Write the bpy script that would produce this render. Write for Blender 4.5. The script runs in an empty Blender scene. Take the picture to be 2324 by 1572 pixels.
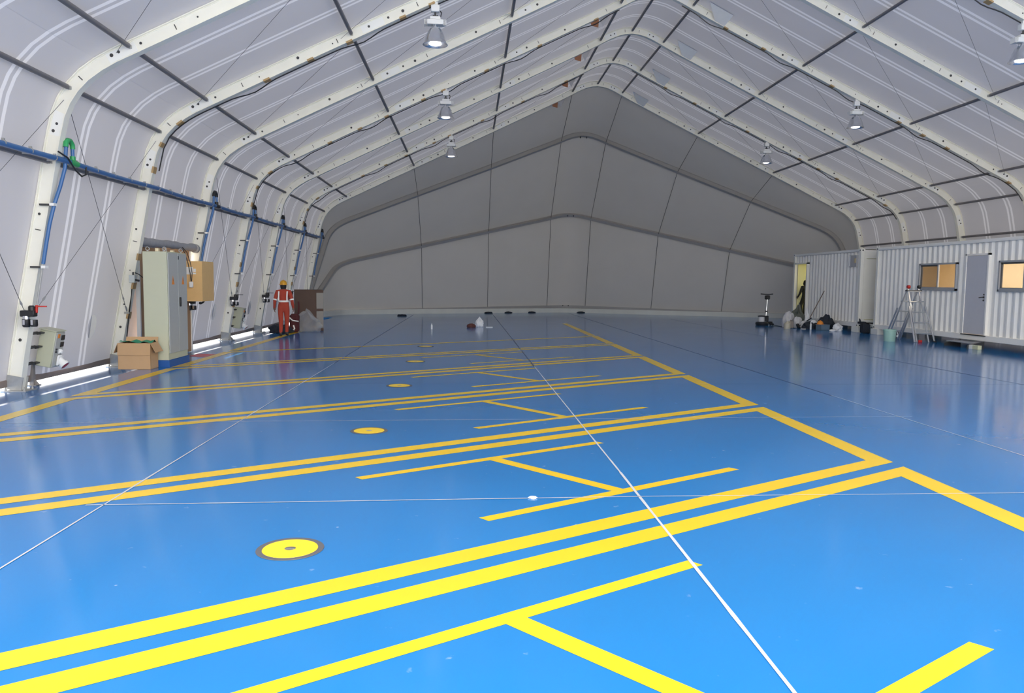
import bpy, bmesh, math, random
from mathutils import Vector, Matrix
random.seed(7)
S = bpy.context.scene
COL = S.collection

# ------------------------------------------------------------------ camera
cam = bpy.data.cameras.new('camera'); co = bpy.data.objects.new('camera', cam); COL.objects.link(co)
cam.sensor_width = 36.0; cam.sensor_fit = 'HORIZONTAL'; cam.lens = 36.0 * 1759.6 / 2324.0
cam.clip_start = 0.05; cam.clip_end = 500
r_, u_, w_ = Vector((0.99840, -0.05523, 0.01178)), Vector((-0.00714, 0.08351, 0.99648)), Vector((0.05602, 0.99498, -0.08298))
mw = Matrix.Identity(4)
for i in range(3):
    mw[i][0], mw[i][1], mw[i][2] = r_[i], u_[i], -w_[i]
mw.translation = (0, 0, 1.75)
co.matrix_world = mw
S.camera = co
# ------------------------------------------------------------------ view, sky, sun
S.view_settings.view_transform = 'Standard'; S.view_settings.look = 'None'
S.view_settings.gamma = 1.0; S.view_settings.exposure = 1.0; S.view_settings.use_curve_mapping = False
W = bpy.data.worlds.new('world'); S.world = W; W.use_nodes = True
bg = W.node_tree.nodes['Background']
bg.inputs[0].default_value = (1.0, 0.98, 0.95, 1); bg.inputs[1].default_value = 2.6
sl = bpy.data.lights.new('sun', 'SUN'); so = bpy.data.objects.new('sun', sl); COL.objects.link(so)
sl.energy = 5.0; sl.angle = 0.01; sl.color = (1.0, 0.96, 0.88)
so.rotation_euler = Vector((-0.55, 0.26, 0.79)).to_track_quat('Z', 'Y').to_euler()
S.cycles.max_bounces = 10; S.cycles.diffuse_bounces = 6; S.cycles.glossy_bounces = 4
S.cycles.transparent_max_bounces = 8; S.cycles.sample_clamp_indirect = 6.0
S.cycles.use_denoising = True; S.cycles.caustics_reflective = False; S.cycles.caustics_refractive = False

# ------------------------------------------------------------------ materials
MATS = {}
def nod(m): return m.node_tree.nodes, m.node_tree.links
def mat(name, rgb, rough=0.6, metal=0.0, noise=0.0, nscale=8.0, spec=0.5, bump=0.0, emit=None, coat=0.0):
    if name in MATS: return MATS[name]
    m = bpy.data.materials.new(name); m.use_nodes = True
    N, L = nod(m); b = N['Principled BSDF']
    b.inputs['Base Color'].default_value = (*rgb, 1); b.inputs['Roughness'].default_value = rough
    b.inputs['Metallic'].default_value = metal; b.inputs['Specular IOR Level'].default_value = spec
    b.inputs['Coat Weight'].default_value = coat
    tc = N.new('ShaderNodeTexCoord'); nz = N.new('ShaderNodeTexNoise'); nz.inputs['Scale'].default_value = nscale
    nz.inputs['Detail'].default_value = 5
    L.new(tc.outputs['Object'], nz.inputs['Vector'])
    if noise > 0:
        mx = N.new('ShaderNodeMixRGB'); mx.inputs[1].default_value = (*[c * (1 - noise) for c in rgb], 1)
        mx.inputs[2].default_value = (*[min(1, c * (1 + noise)) for c in rgb], 1)
        L.new(nz.outputs['Fac'], mx.inputs[0]); L.new(mx.outputs[0], b.inputs['Base Color'])
    if bump > 0:
        bp = N.new('ShaderNodeBump'); bp.inputs['Strength'].default_value = bump; bp.inputs['Distance'].default_value = 0.02
        L.new(nz.outputs['Fac'], bp.inputs['Height']); L.new(bp.outputs[0], b.inputs['Normal'])
    if emit:
        b.inputs['Emission Color'].default_value = (*emit[0], 1); b.inputs['Emission Strength'].default_value = emit[1]
    MATS[name] = m; return m

def floor_mat(name, rgb, rough=0.2, wear=0.06):
    m = bpy.data.materials.new(name); m.use_nodes = True; N, L = nod(m); b = N['Principled BSDF']
    tc = N.new('ShaderNodeTexCoord')
    n1 = N.new('ShaderNodeTexNoise'); n1.inputs['Scale'].default_value = 0.6; n1.inputs['Detail'].default_value = 6
    n2 = N.new('ShaderNodeTexNoise'); n2.inputs['Scale'].default_value = 9; n2.inputs['Detail'].default_value = 8
    n3 = N.new('ShaderNodeTexVoronoi'); n3.inputs['Scale'].default_value = 1.7
    for n in (n1, n2, n3): L.new(tc.outputs['Object'], n.inputs['Vector'])
    mx = N.new('ShaderNodeMixRGB'); mx.inputs[1].default_value = (*[c * (1 - wear) for c in rgb], 1)
    mx.inputs[2].default_value = (*[min(1, c * (1 + wear)) for c in rgb], 1); L.new(n1.outputs['Fac'], mx.inputs[0])
    # pale scuffs and grit specks
    rp = N.new('ShaderNodeValToRGB'); rp.color_ramp.elements[0].position = 0.012; rp.color_ramp.elements[0].color = (1, 1, 1, 1)
    rp.color_ramp.elements[1].position = 0.02; rp.color_ramp.elements[1].color = (0, 0, 0, 1); L.new(n3.outputs['Distance'], rp.inputs[0])
    rs = N.new('ShaderNodeValToRGB'); rs.color_ramp.elements[0].position = 0.70; rs.color_ramp.elements[1].position = 0.80
    L.new(n2.outputs['Fac'], rs.inputs[0])
    ad = N.new('ShaderNodeMath'); ad.operation = 'MAXIMUM'; L.new(rp.outputs[0], ad.inputs[0]); L.new(rs.outputs[0], ad.inputs[1])
    ml = N.new('ShaderNodeMath'); ml.operation = 'MULTIPLY'; ml.inputs[1].default_value = 0.35; L.new(ad.outputs[0], ml.inputs[0])
    m2 = N.new('ShaderNodeMixRGB'); m2.inputs[2].default_value = (0.62, 0.70, 0.76, 1)
    L.new(ml.outputs[0], m2.inputs[0]); L.new(mx.outputs[0], m2.inputs[1]); L.new(m2.outputs[0], b.inputs['Base Color'])
    rr = N.new('ShaderNodeMapRange'); rr.inputs[3].default_value = rough * 0.85; rr.inputs[4].default_value = rough * 1.2
    L.new(n1.outputs['Fac'], rr.inputs[0]); L.new(rr.outputs[0], b.inputs['Roughness'])
    bp = N.new('ShaderNodeBump'); bp.inputs['Strength'].default_value = 0.05; bp.inputs['Distance'].default_value = 0.01
    n4 = N.new('ShaderNodeTexNoise'); n4.inputs['Scale'].default_value = 3.0; L.new(tc.outputs['Object'], n4.inputs['Vector'])
    L.new(n4.outputs['Fac'], bp.inputs['Height']); L.new(bp.outputs[0], b.inputs['Normal'])
    b.inputs['Specular IOR Level'].default_value = 0.43
    return m

def fabric_mat(name, rgb, seam, transl, seams=True):
    """woven coated fabric; welded seam overlaps run with the arches (u of the UV map goes from rib to rib)"""
    m = bpy.data.materials.new(name); m.use_nodes = True; N, L = nod(m)
    out = N['Material Output']; b = N['Principled BSDF']; b.inputs['Roughness'].default_value = 0.55
    b.inputs['Specular IOR Level'].default_value = 0.25
    uv = N.new('ShaderNodeUVMap'); sx = N.new('ShaderNodeSeparateXYZ'); L.new(uv.outputs[0], sx.inputs[0])
    tc = N.new('ShaderNodeTexCoord'); nz = N.new('ShaderNodeTexNoise'); nz.inputs['Scale'].default_value = 0.9; nz.inputs['Detail'].default_value = 7
    L.new(tc.outputs['Object'], nz.inputs['Vector'])
    fin = None
    if seams:
        for c in (0.272, 0.318, 0.612, 0.658):
            d = N.new('ShaderNodeMath'); d.operation = 'COMPARE'; d.inputs[1].default_value = c; d.inputs[2].default_value = 0.0115
            L.new(sx.outputs[0], d.inputs[0])
            if fin is None: fin = d
            else:
                a = N.new('ShaderNodeMath'); a.operation = 'MAXIMUM'; L.new(fin.outputs[0], a.inputs[0]); L.new(d.outputs[0], a.inputs[1]); fin = a
    mx = N.new('ShaderNodeMixRGB'); mx.inputs[1].default_value = (*[c * 0.955 for c in rgb], 1); mx.inputs[2].default_value = (*[min(1, c * 1.045) for c in rgb], 1)
    L.new(nz.outputs['Fac'], mx.inputs[0]); last = mx
    if fin:
        ms = N.new('ShaderNodeMixRGB'); ms.inputs[2].default_value = (*seam, 1); L.new(fin.outputs[0], ms.inputs[0]); L.new(mx.outputs[0], ms.inputs[1]); last = ms
    L.new(last.outputs[0], b.inputs['Base Color'])
    bp = N.new('ShaderNodeBump'); bp.inputs['Strength'].default_value = 0.12; bp.inputs['Distance'].default_value = 0.05
    L.new(nz.outputs['Fac'], bp.inputs['Height']); L.new(bp.outputs[0], b.inputs['Normal'])
    tr = N.new('ShaderNodeBsdfTranslucent'); L.new(last.outputs[0], tr.inputs['Color'])
    ad = N.new('ShaderNodeMixShader'); ad.inputs[0].default_value = transl
    L.new(b.outputs[0], ad.inputs[1]); L.new(tr.outputs[0], ad.inputs[2]); L.new(ad.outputs[0], out.inputs['Surface'])
    return m

def glass_mat(name, tint, gloss):
    m = bpy.data.materials.new(name); m.use_nodes = True; N, L = nod(m)
    for n in list(N):
        if n.type == 'BSDF_PRINCIPLED': N.remove(n)
    t = N.new('ShaderNodeBsdfTransparent'); t.inputs[0].default_value = (*tint, 1)
    g = N.new('ShaderNodeBsdfGlossy'); g.inputs['Roughness'].default_value = 0.03
    x = N.new('ShaderNodeMixShader'); x.inputs[0].default_value = gloss
    L.new(t.outputs[0], x.inputs[1]); L.new(g.outputs[0], x.inputs[2]); L.new(x.outputs[0], N['Material Output'].inputs['Surface'])
    return m

def film_mat(name):
    m = bpy.data.materials.new(name); m.use_nodes = True; N, L = nod(m); b = N['Principled BSDF']
    b.inputs['Base Color'].default_value = (0.55, 0.56, 0.57, 1); b.inputs['Roughness'].default_value = 0.25
    t = N.new('ShaderNodeBsdfTransparent'); x = N.new('ShaderNodeMixShader'); x.inputs[0].default_value = 0.26
    L.new(t.outputs[0], x.inputs[1]); L.new(b.outputs[0], x.inputs[2]); L.new(x.outputs[0], N['Material Output'].inputs['Surface'])
    return m

BLUE = floor_mat('blue epoxy', (0.011, 0.172, 0.47), 0.13)
YEL = mat('yellow floor paint', (0.80, 0.515, 0.010), 0.24, noise=0.05, nscale=3, spec=0.5)
YELC = mat('yellow cover paint', (0.86, 0.58, 0.02), 0.4, noise=0.04)
JOINT = mat('white joint sealant', (0.52, 0.53, 0.55), 0.5, noise=0.12, nscale=6)
ROOF = fabric_mat('roof fabric', (0.495, 0.487, 0.515), (0.76, 0.75, 0.78), 0.047)
WALLF = ROOF
FLAPW = mat('white flap fabric', (0.95, 0.92, 0.86), 0.6, noise=0.04)
ENDF = fabric_mat('gable fabric', (0.50, 0.48, 0.455), (0.5, 0.5, 0.5), 0.016, seams=False)
CREAM = mat('cream aluminium', (0.86, 0.84, 0.74), 0.42, noise=0.05, nscale=5)
ENDRIB = mat('grey aluminium', (0.38, 0.365, 0.35), 0.45, noise=0.06, nscale=5)
PURL = mat('grey purlin steel', (0.20, 0.19, 0.20), 0.5, 0.3, noise=0.1)
GALV = mat('galvanised steel', (0.40, 0.40, 0.39), 0.55, 0.35, noise=0.15, nscale=20)
DARK = mat('dark steel', (0.06, 0.06, 0.06), 0.5, 0.3)
BLACK = mat('black plastic', (0.018, 0.018, 0.02), 0.45)
WIRE = mat('steel wire', (0.14, 0.14, 0.15), 0.5, 0.5)
TAPE = mat('brown tape', (0.45, 0.30, 0.14), 0.5)
PIPEB = mat('blue hose', (0.05, 0.15, 0.36), 0.35)
GREEN = mat('green fitting', (0.04, 0.36, 0.12), 0.4)
CHROME = mat('chrome', (0.8, 0.8, 0.82), 0.12, 1.0)
WHITEP = mat('white plastic', (0.82, 0.82, 0.80), 0.4)
LAMPALU = mat('spun aluminium', (0.72, 0.73, 0.76), 0.26, 0.95)
LENS = mat('lamp lens', (0.9, 0.92, 0.95), 0.1, 0.0, emit=((1.0, 0.98, 0.95), 1.6))
BEIGE = mat('beige enamel', (0.50, 0.51, 0.38), 0.42, noise=0.03)
GREYEN = mat('grey enamel', (0.42, 0.43, 0.41), 0.42, noise=0.03)
CARD = mat('cardboard', (0.50, 0.31, 0.16), 0.8, noise=0.08, nscale=4)
CARDD = mat('brown crate board', (0.10, 0.058, 0.04), 0.75, noise=0.2, nscale=3)
CARDI = mat('tan carton', (0.78, 0.51, 0.22), 0.75, noise=0.06)
PLY = mat('brown board', (0.42, 0.25, 0.13), 0.75, noise=0.1, nscale=2)
ORANGE = mat('orange sticker', (0.75, 0.25, 0.04), 0.5)
RED = mat('red plastic', (0.55, 0.03, 0.02), 0.4)
REDP = mat('red floor paint', (0.62, 0.06, 0.08), 0.35)
COVER = mat('orange red coverall', (0.42, 0.055, 0.028), 0.85, noise=0.12, nscale=9, bump=0.3)
REFL = mat('reflective tape', (0.92, 0.90, 0.84), 0.35)
SKIN = mat('skin', (0.22, 0.12, 0.08), 0.6)
HAIR = mat('dark hair', (0.015, 0.013, 0.012), 0.7)
HELM = mat('yellow helmet', (0.72, 0.36, 0.02), 0.32)
DKCLO = mat('dark clothing', (0.022, 0.022, 0.02), 0.9, bump=0.2)
CONT = mat('white container paint', (0.95, 0.915, 0.84), 0.5, noise=0.05, nscale=2)
CONTP = mat('cream container paint', (0.84, 0.82, 0.74), 0.5, noise=0.05, nscale=2)
DOORG = mat('grey door paint', (0.60, 0.59, 0.61), 0.5, noise=0.03)
ALUF = mat('aluminium window frame', (0.55, 0.56, 0.57), 0.4, 0.5)
TANI = mat('tan lining', (0.80, 0.68, 0.49), 0.7, noise=0.04)
YELI = mat('pale yellow lining', (0.78, 0.74, 0.42), 0.7, noise=0.03)
GLASS = glass_mat('window glass', (0.97, 0.97, 0.97), 0.04)
SCREEN = glass_mat('insect screen glass', (0.66, 0.66, 0.68), 0.05)
LADR = mat('ladder aluminium', (0.62, 0.62, 0.62), 0.35, 0.7)
PAIL = mat('mint plastic', (0.33, 0.52, 0.44), 0.4)
SACK = mat('grey white sack', (0.55, 0.54, 0.54), 0.8, noise=0.15, nscale=7, bump=0.4)
WBAG = mat('white plastic bag', (0.80, 0.80, 0.80), 0.5, noise=0.06, nscale=7, bump=0.3)
OLIVE = mat('olive sheet', (0.10, 0.11, 0.09), 0.7, bump=0.4)
NAVY = mat('navy cloth', (0.02, 0.025, 0.035), 0.9, bump=0.4)
TOTE = mat('grey blue crate', (0.13, 0.19, 0.25), 0.5)
JUG = mat('pale jug plastic', (0.55, 0.50, 0.38), 0.5, noise=0.1)
WOODS = mat('wooden handle', (0.16, 0.11, 0.07), 0.6)
MAROON = mat('maroon cloth', (0.09, 0.02, 0.02), 0.85, bump=0.3)
RUST = mat('rust brown card', (0.33, 0.14, 0.07), 0.7)
FILM = film_mat('clear plastic film')
CONC = mat('pale concrete', (0.62, 0.60, 0.56), 0.9, noise=0.1, nscale=0.5)
KERB = mat('grey kerb paint', (0.70, 0.70, 0.64), 0.7, noise=0.1, nscale=2)

# ------------------------------------------------------------------ mesh helpers
class MB:
    def __init__(s): s.v = []; s.f = []; s.mi = []; s.cur = 0; s.uv = {}
    def add(s, vs, fs):
        o = len(s.v); s.v += [tuple(p) for p in vs]
        for f in fs: s.f.append(tuple(i + o for i in f)); s.mi.append(s.cur)
        return s
    def box(s, x0, x1, y0, y1, z0, z1, M=None, bev=0.0):
        if bev > 0:
            b = bev; pts = []
            bm = bmesh.new(); bmesh.ops.create_cube(bm, size=1.0)
            for v in bm.verts: v.co = Vector(((x0 + x1) / 2 + v.co.x * (x1 - x0), (y0 + y1) / 2 + v.co.y * (y1 - y0), (z0 + z1) / 2 + v.co.z * (z1 - z0)))
            bmesh.ops.bevel(bm, geom=bm.edges[:], offset=b, segments=1, affect='EDGES', profile=0.5)
            bm.verts.ensure_lookup_table()
            vs = [M @ v.co if M else v.co.copy() for v in bm.verts]; fs = [[q.index for q in f.verts] for f in bm.faces]; bm.free()
            return s.add(vs, fs)
        vs = [Vector((x, y, z)) for x in (x0, x1) for y in (y0, y1) for z in (z0, z1)]
        if M: vs = [M @ v for v in vs]
        return s.add(vs, [(0, 1, 3, 2), (4, 6, 7, 5), (0, 4, 5, 1), (2, 3, 7, 6), (0, 2, 6, 4), (1, 5, 7, 3)])
    def tube(s, pts, r, n=10, caps=True):
        pts = [Vector(p) for p in pts]; rs = r if isinstance(r, (list, tuple)) else [r] * len(pts)
        rings = []; up = None
        for i, p in enumerate(pts):
            t = (pts[min(i + 1, len(pts) - 1)] - pts[max(i - 1, 0)]).normalized()
            if up is None: up = t.orthogonal().normalized()
            up = (up - t * up.dot(t)); up = up.normalized() if up.length > 1e-6 else t.orthogonal().normalized()
            q = t.cross(up); rings.append([p + (up * math.cos(a) + q * math.sin(a)) * rs[i] for a in [2 * math.pi * k / n for k in range(n)]])
        vs = [p for R in rings for p in R]; fs = []
        for i in range(len(pts) - 1):
            for k in range(n): fs.append((i * n + k, i * n + (k + 1) % n, (i + 1) * n + (k + 1) % n, (i + 1) * n + k))
        if caps: fs.append(tuple(range(n - 1, -1, -1))); fs.append(tuple((len(pts) - 1) * n + k for k in range(n)))
        return s.add(vs, fs)
    def lathe(s, prof, n=24, M=None):
        vs = []; fs = []
        for (r, z) in prof:
            for k in range(n):
                a = 2 * math.pi * k / n; p = Vector((r * math.cos(a), r * math.sin(a), z)); vs.append(M @ p if M else p)
        for i in range(len(prof) - 1):
            for k in range(n): fs.append((i * n + k, i * n + (k + 1) % n, (i + 1) * n + (k + 1) % n, (i + 1) * n + k))
        if prof[0][0] > 1e-5: fs.append(tuple(range(n - 1, -1, -1)))
        if prof[-1][0] > 1e-5: fs.append(tuple((len(prof) - 1) * n + k for k in range(n)))
        return s.add(vs, fs)
    def prism(s, poly, z0, z1, M=None):
        n = len(poly); vs = [Vector((x, y, z0)) for x, y in poly] + [Vector((x, y, z1)) for x, y in poly]
        if M: vs = [M @ v for v in vs]
        fs = [tuple(range(n - 1, -1, -1)), tuple(range(n, 2 * n))] + [(k, (k + 1) % n, n + (k + 1) % n, n + k) for k in range(n)]
        return s.add(vs, fs)
    def build(s, name, m, parent=None, smooth=True, angle=38):
        me = bpy.data.meshes.new(name); me.from_pydata(s.v, [], s.f)
        for x in (m if isinstance(m, (list, tuple)) else [m]): me.materials.append(x)
        if any(s.mi): me.polygons.foreach_set('material_index', s.mi)
        if smooth:
            me.polygons.foreach_set('use_smooth', [True] * len(me.polygons)); me.set_sharp_from_angle(angle=math.radians(angle))
        me.update(); o = bpy.data.objects.new(name, me); COL.objects.link(o)
        if parent: o.parent = parent
        return o
def tag(o, label=None, cat=None, group=None, kind=None):
    if label: o['label'] = label
    if cat: o['category'] = cat
    if group: o['group'] = group
    if kind: o['kind'] = kind
    return o
def empty(name, loc=(0, 0, 0), label=None, cat=None, group=None, rz=0.0, kind=None):
    o = bpy.data.objects.new(name, None); COL.objects.link(o); o.location = loc; o.rotation_euler = (0, 0, rz); o.empty_display_size = 0.2
    return tag(o, label, cat, group, kind)
def kids(o): return [c for c in bpy.data.objects if c.parent == o]
def copy_tree(o, parent=None, tree=None):
    tree = tree if tree is not None else {}
    c = o.copy(); COL.objects.link(c); c.parent = parent
    if parent: c.matrix_parent_inverse = o.matrix_parent_inverse.copy()
    for ch in list(o.children): copy_tree(ch, c)
    return c
ORD = ['first', 'second', 'third', 'fourth', 'fifth', 'sixth', 'seventh', 'eighth', 'ninth', 'tenth', 'eleventh', 'twelfth']

# ------------------------------------------------------------------ hall geometry
XR = 5.64                         # ridge line
Y0, SP = 9.4428, 3.66034          # rib i stands at Y0 + SP * i
def YA(i): return Y0 + SP * i
PROF = [(13.09, -0.10), (12.99, 0.5), (12.82, 1.4), (12.64, 2.3), (12.49, 3.05), (12.345, 3.80), (12.29, 4.05), (12.22, 4.33), (12.12, 4.56), (11.98, 4.77), (11.80, 4.96), (11.57, 5.13),
        (11.33, 5.27), (11.06, 5.40), (10.5, 5.67), (9.3, 6.25), (8.105, 6.82), (6.4, 7.633), (4.6, 8.49), (3.0, 9.265), (1.75, 9.87), (1.4, 10.045), (1.1, 10.20), (0.8, 10.355), (0.52, 10.475), (0.26, 10.54), (0.0, 10.565)]
def full_profile(off=0.0, scale=1.0):
    """list of (x, z) from the cabinet-side foot over the ridge to the other foot, moved outward by off"""
    half = [(-h, z) for h, z in PROF]; pts = half + [(-x, z) for x, z in reversed(half[:-1])]
    out = []
    for k, (x, z) in enumerate(pts):
        a = pts[max(k - 1, 0)]; b = pts[min(k + 1, len(pts) - 1)]
        tx, tz = b[0] - a[0], b[1] - a[1]; l = math.hypot(tx, tz); nx, nz = -tz / l, tx / l
        out.append((x + nx * off, (z + nz * off) * scale if False else z + nz * off))
    return [(XR + x, z * scale) for x, z in out]
def prof_at(h):
    """centre-line (x, z, tangent) on the cabinet side at half width h, by linear interpolation"""
    for k in range(len(PROF) - 1):
        (h0, z0), (h1, z1) = PROF[k], PROF[k + 1]
        if h1 <= h <= h0:
            t = (h0 - h) / (h0 - h1); l = math.hypot(h0 - h1, z1 - z0)
            return z0 + t * (z1 - z0), (h0 - h1) / l, (z1 - z0) / l
    return PROF[-1][1], 1, 0

# ---- ground and floor
g = MB(); g.box(-90, 120, -90, 140, -0.5, -0.16); tag(g.build('ground', CONC, smooth=False), kind='structure')
fl = empty('floor', kind='structure')
XE = -6.30
f = MB(); f.box(XE, 18.9, -2.6, 47.0, -0.15, 0.0); f.box(-7.66, XE, 36.5, 47.0, -.15, -.001); f.build('slab', BLUE, fl, smooth=False)
f = MB(); f.add([(XE, -2.6, 0), (-6.86, -2.6, -0.13), (-6.86, 36.5, -0.13), (XE, 36.5, 0)], [(0, 3, 2, 1)])
f.add([(-6.86, -2.6, -0.13), (-7.66, -2.6, -0.13), (-7.66, 36.5, -0.13), (-6.86, 36.5, -0.13)], [(0, 3, 2, 1)])
f.add([(XE, -2.6, -0.15), (-7.66, -2.6, -0.15), (-7.66, -2.6, -0.13), (-6.86, -2.6, -0.13), (XE, -2.6, 0)], [(0, 1, 2, 3, 4)])
f.build('sloped_edge', BLUE, fl, smooth=False)
ZM = 0.0016
def flat(poly, z=ZM): return [(x, y, z) for x, y in poly]
LIN = {0: (1.02, 0.62), 1: (4.642, 0.6283), 2: (8.23, 0.6352), 3: (11.935, 0.6597), 4: (15.555, 0.6929), 5: (19.29, 0.674), 6: (22.72, 0.655)}   # y at x = 0, slope of each double line
XL0, XL1, XQ0, XQ1 = -5.84, -5.62, 4.005, 4.245
for k in range(0, 6):
    a0, s0 = LIN[k]; a1, s1 = LIN[k + 1]
    wd = 0.232; gp = 0.091
    lo = lambda x, d=0: a0 + gp + d + s0 * x
    hi = lambda x, d=0: a1 - gp - d + s1 * x
    m = MB()
    O = [(XL0, lo(XL0)), (XQ1, lo(XQ1)), (XQ1, hi(XQ1)), (XL0, hi(XL0))]
    I = [(XL1, lo(XL1, wd)), (XQ0, lo(XQ0, wd)), (XQ0, hi(XQ0, wd)), (XL1, hi(XL1, wd))]
    m.add(flat(O) + flat(I), [(0, 1, 5, 4), (1, 2, 6, 5), (2, 3, 7, 6), (3, 0, 4, 7)])
    tag(m.build('bay_outline', YEL, fl, smooth=False), 'yellow parallelogram outline of a slanted parking bay')
# border continues along the far floor
m = MB(); yA, yB = LIN[6][0] + LIN[6][1] * 4.245 + .09, 33.0
m.add(flat([(XQ0 - .02, yA - .15), (XQ1 - .02, yA), (XQ1 - .02, yB), (XQ0 - .02, yB)]), [(0, 1, 2, 3)])
m.add(flat([(XL0, 19.1), (XL1, 19.2), (XL1, 26.5), (XL0, 26.5)]), [(0, 1, 2, 3)])
m.build('edge_line', YEL, fl, smooth=False)
NT = [(1.472, 4.644), (1.489, 8.318), (1.474, 12.043), (1.43, 15.66), (1.40, 19.30)]
MT = [(2.558, 3.492), (2.575, 7.109), (2.549, 10.72), (2.526, 14.43), (2.50, 18.10)]
for k in range(5):
    sl = (0.632, 0.641, 0.655, 0.668, 0.675)[k]; p, q = NT[k], MT[k]
    def bar(t): # right near tip t
        e = (-0.072, 0.082); L0 = 2.417
        A = t; B = (t[0] + e[0], t[1] + e[1]); C = (B[0] - L0, B[1] - L0 * sl); D = (A[0] - L0, A[1] - L0 * sl); return [D, A, B, C]
    m = MB(); m.add(flat(bar(p)), [(0, 1, 2, 3)]); m.add(flat(bar(q)), [(0, 1, 2, 3)])
    a = (p[0] - 1.27, p[1] - 1.27 * sl); b = (p[0] - 1.155, p[1] - 1.155 * sl)
    c = (q[0] - 1.25, q[1] - 1.25 * sl + .13); d = (q[0] - 1.36, q[1] - 1.36 * sl + .13)
    m.add(flat([a, b, c, d]), [(0, 3, 2, 1)])
    tag(m.build('bay_letter', YEL, fl, smooth=False), 'slanted yellow H painted in a parking bay')
def strip(pts, w, z):
    m = MB(); vs = []; n = len(pts)
    for i, (x, y) in enumerate(pts):
        a, b = pts[max(i - 1, 0)], pts[min(i + 1, n - 1)]; dx, dy = b[0] - a[0], b[1] - a[1]; l = math.hypot(dx, dy)
        wob = w * (0.5 + 0.12 * random.uniform(-1, 1)); nx, ny = -dy / l * wob, dx / l * wob; vs += [(x + nx, y + ny, z), (x - nx, y - ny, z)]
    return m.add(vs, [(2 * i, 2 * i + 1, 2 * i + 3, 2 * i + 2) for i in range(n - 1)])
def line(a, b, n=40): return [(a[0] + (b[0] - a[0]) * i / n, a[1] + (b[1] - a[1]) * i / n) for i in range(n + 1)]
DKJ = mat('dark floor joint', (0.05, 0.075, 0.15), 0.4)  # darker colour for some joint stretches, mostly towards the far end
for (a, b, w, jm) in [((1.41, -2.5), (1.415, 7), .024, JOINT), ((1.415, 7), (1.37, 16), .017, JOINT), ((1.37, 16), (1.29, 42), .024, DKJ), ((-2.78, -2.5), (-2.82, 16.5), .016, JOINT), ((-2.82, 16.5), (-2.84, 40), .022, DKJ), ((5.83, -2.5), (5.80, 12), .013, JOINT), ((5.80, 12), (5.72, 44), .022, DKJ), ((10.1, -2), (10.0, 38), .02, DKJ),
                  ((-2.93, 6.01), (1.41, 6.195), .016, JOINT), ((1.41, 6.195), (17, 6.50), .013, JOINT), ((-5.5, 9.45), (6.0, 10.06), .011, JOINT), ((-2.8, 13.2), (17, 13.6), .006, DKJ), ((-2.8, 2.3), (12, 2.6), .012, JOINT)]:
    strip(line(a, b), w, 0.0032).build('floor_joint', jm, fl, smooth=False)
m = MB(); m.add(flat([(-6.0, 17.55), (-5.86, 17.55), (-5.86, 18.3), (-6.28, 18.3), (-6.28, 17.75)], 0.0022), [(0, 1, 2, 3, 4)]); m.build('red_marking', REDP, fl, smooth=False)

# round floor covers
for k, y in enumerate((4.994, 9.004, 12.944, 16.879, 20.8)):
    e = empty('floor_cover', (-1.15, y, 0.0), 'round yellow floor cover with dark rim and centre hole, %s from the camera' % ORD[k], 'floor cover', 'yellow floor covers in the bays')
    m = MB(); m.lathe([(0.176, .002), (0.178, .0046), (.214, .0046), (.216, .002)], 48); m.build('rim', mat('grey rubber', (.10, .10, .11), .6), e)
    m = MB(); m.lathe([(0.036, .004), (0.036, .0056), (.175, .0056), (.177, .003)], 48); m.build('lid', YELC, e)
    m = MB(); m.lathe([(0.0, .0030), (0.037, .0030), (0.037, .0050)], 20); m.box(-.03, .03, -.009, .009, .003, .0068); m.build('socket', mat('bare steel', (.35, .35, .35), .35, .8), e)

# ---- fabric skin
def skin(off=0.125): return full_profile(off)
def part_range(pts, kind):
    return pts
SK = skin()
NSK = len(SK)
KNEE = 13                                  # index in PROF where the roof slope begins
def bay_panel(i, j0, j1, name, m, parent, base=None):
    """one fabric panel between rib i and rib i + 1 covering profile points j0..j1; slight inward sag between ribs"""
    mb = MB(); nu = 8; ya, yb = YA(i), YA(i + 1); vs = []; uvs = []
    P = [list(p) for p in SK[j0:j1 + 1]]
    if base is not None:
        e, pos = base
        idx = 0 if pos == 'start' else -1
        a, b = (P[0], P[1]) if idx == 0 else (P[-1], P[-2]); t = (e - b[1]) / (a[1] - b[1]); P[idx] = [b[0] + (a[0] - b[0]) * t, e]
    for q, (x, z) in enumerate(P):
        a = P[max(q - 1, 0)]; b = P[min(q + 1, len(P) - 1)]; tx, tz = b[0] - a[0], b[1] - a[1]; l = math.hypot(tx, tz) or 1; nx, nz = -tz / l, tx / l
        for u in range(nu + 1):
            t = u / nu; sag = -0.035 * math.sin(math.pi * t)
            vs.append((x + nx * sag, ya + (yb - ya) * t, z + nz * sag)); uvs.append((t, q))
    fs = [(q * (nu + 1) + u, q * (nu + 1) + u + 1, (q + 1) * (nu + 1) + u + 1, (q + 1) * (nu + 1) + u) for q in range(len(P) - 1) for u in range(nu)]
    mb.add(vs, fs); o = mb.build(name, m, parent, angle=80)
    uvl = o.data.uv_layers.new(name='UVMap')
    for lp in o.data.loops: uvl.data[lp.index].uv = (uvs[lp.vertex_index][0], uvs[lp.vertex_index][1])
    return o
ceiling = empty('ceiling', kind='structure'); wall_left = empty('wall_left', kind='structure'); wall_right = empty('wall_right', kind='structure'); wall_back = empty('wall_back', kind='structure')
IF = -2                                    # first rib: the open doorway
MID = (NSK - 1) // 2
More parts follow.
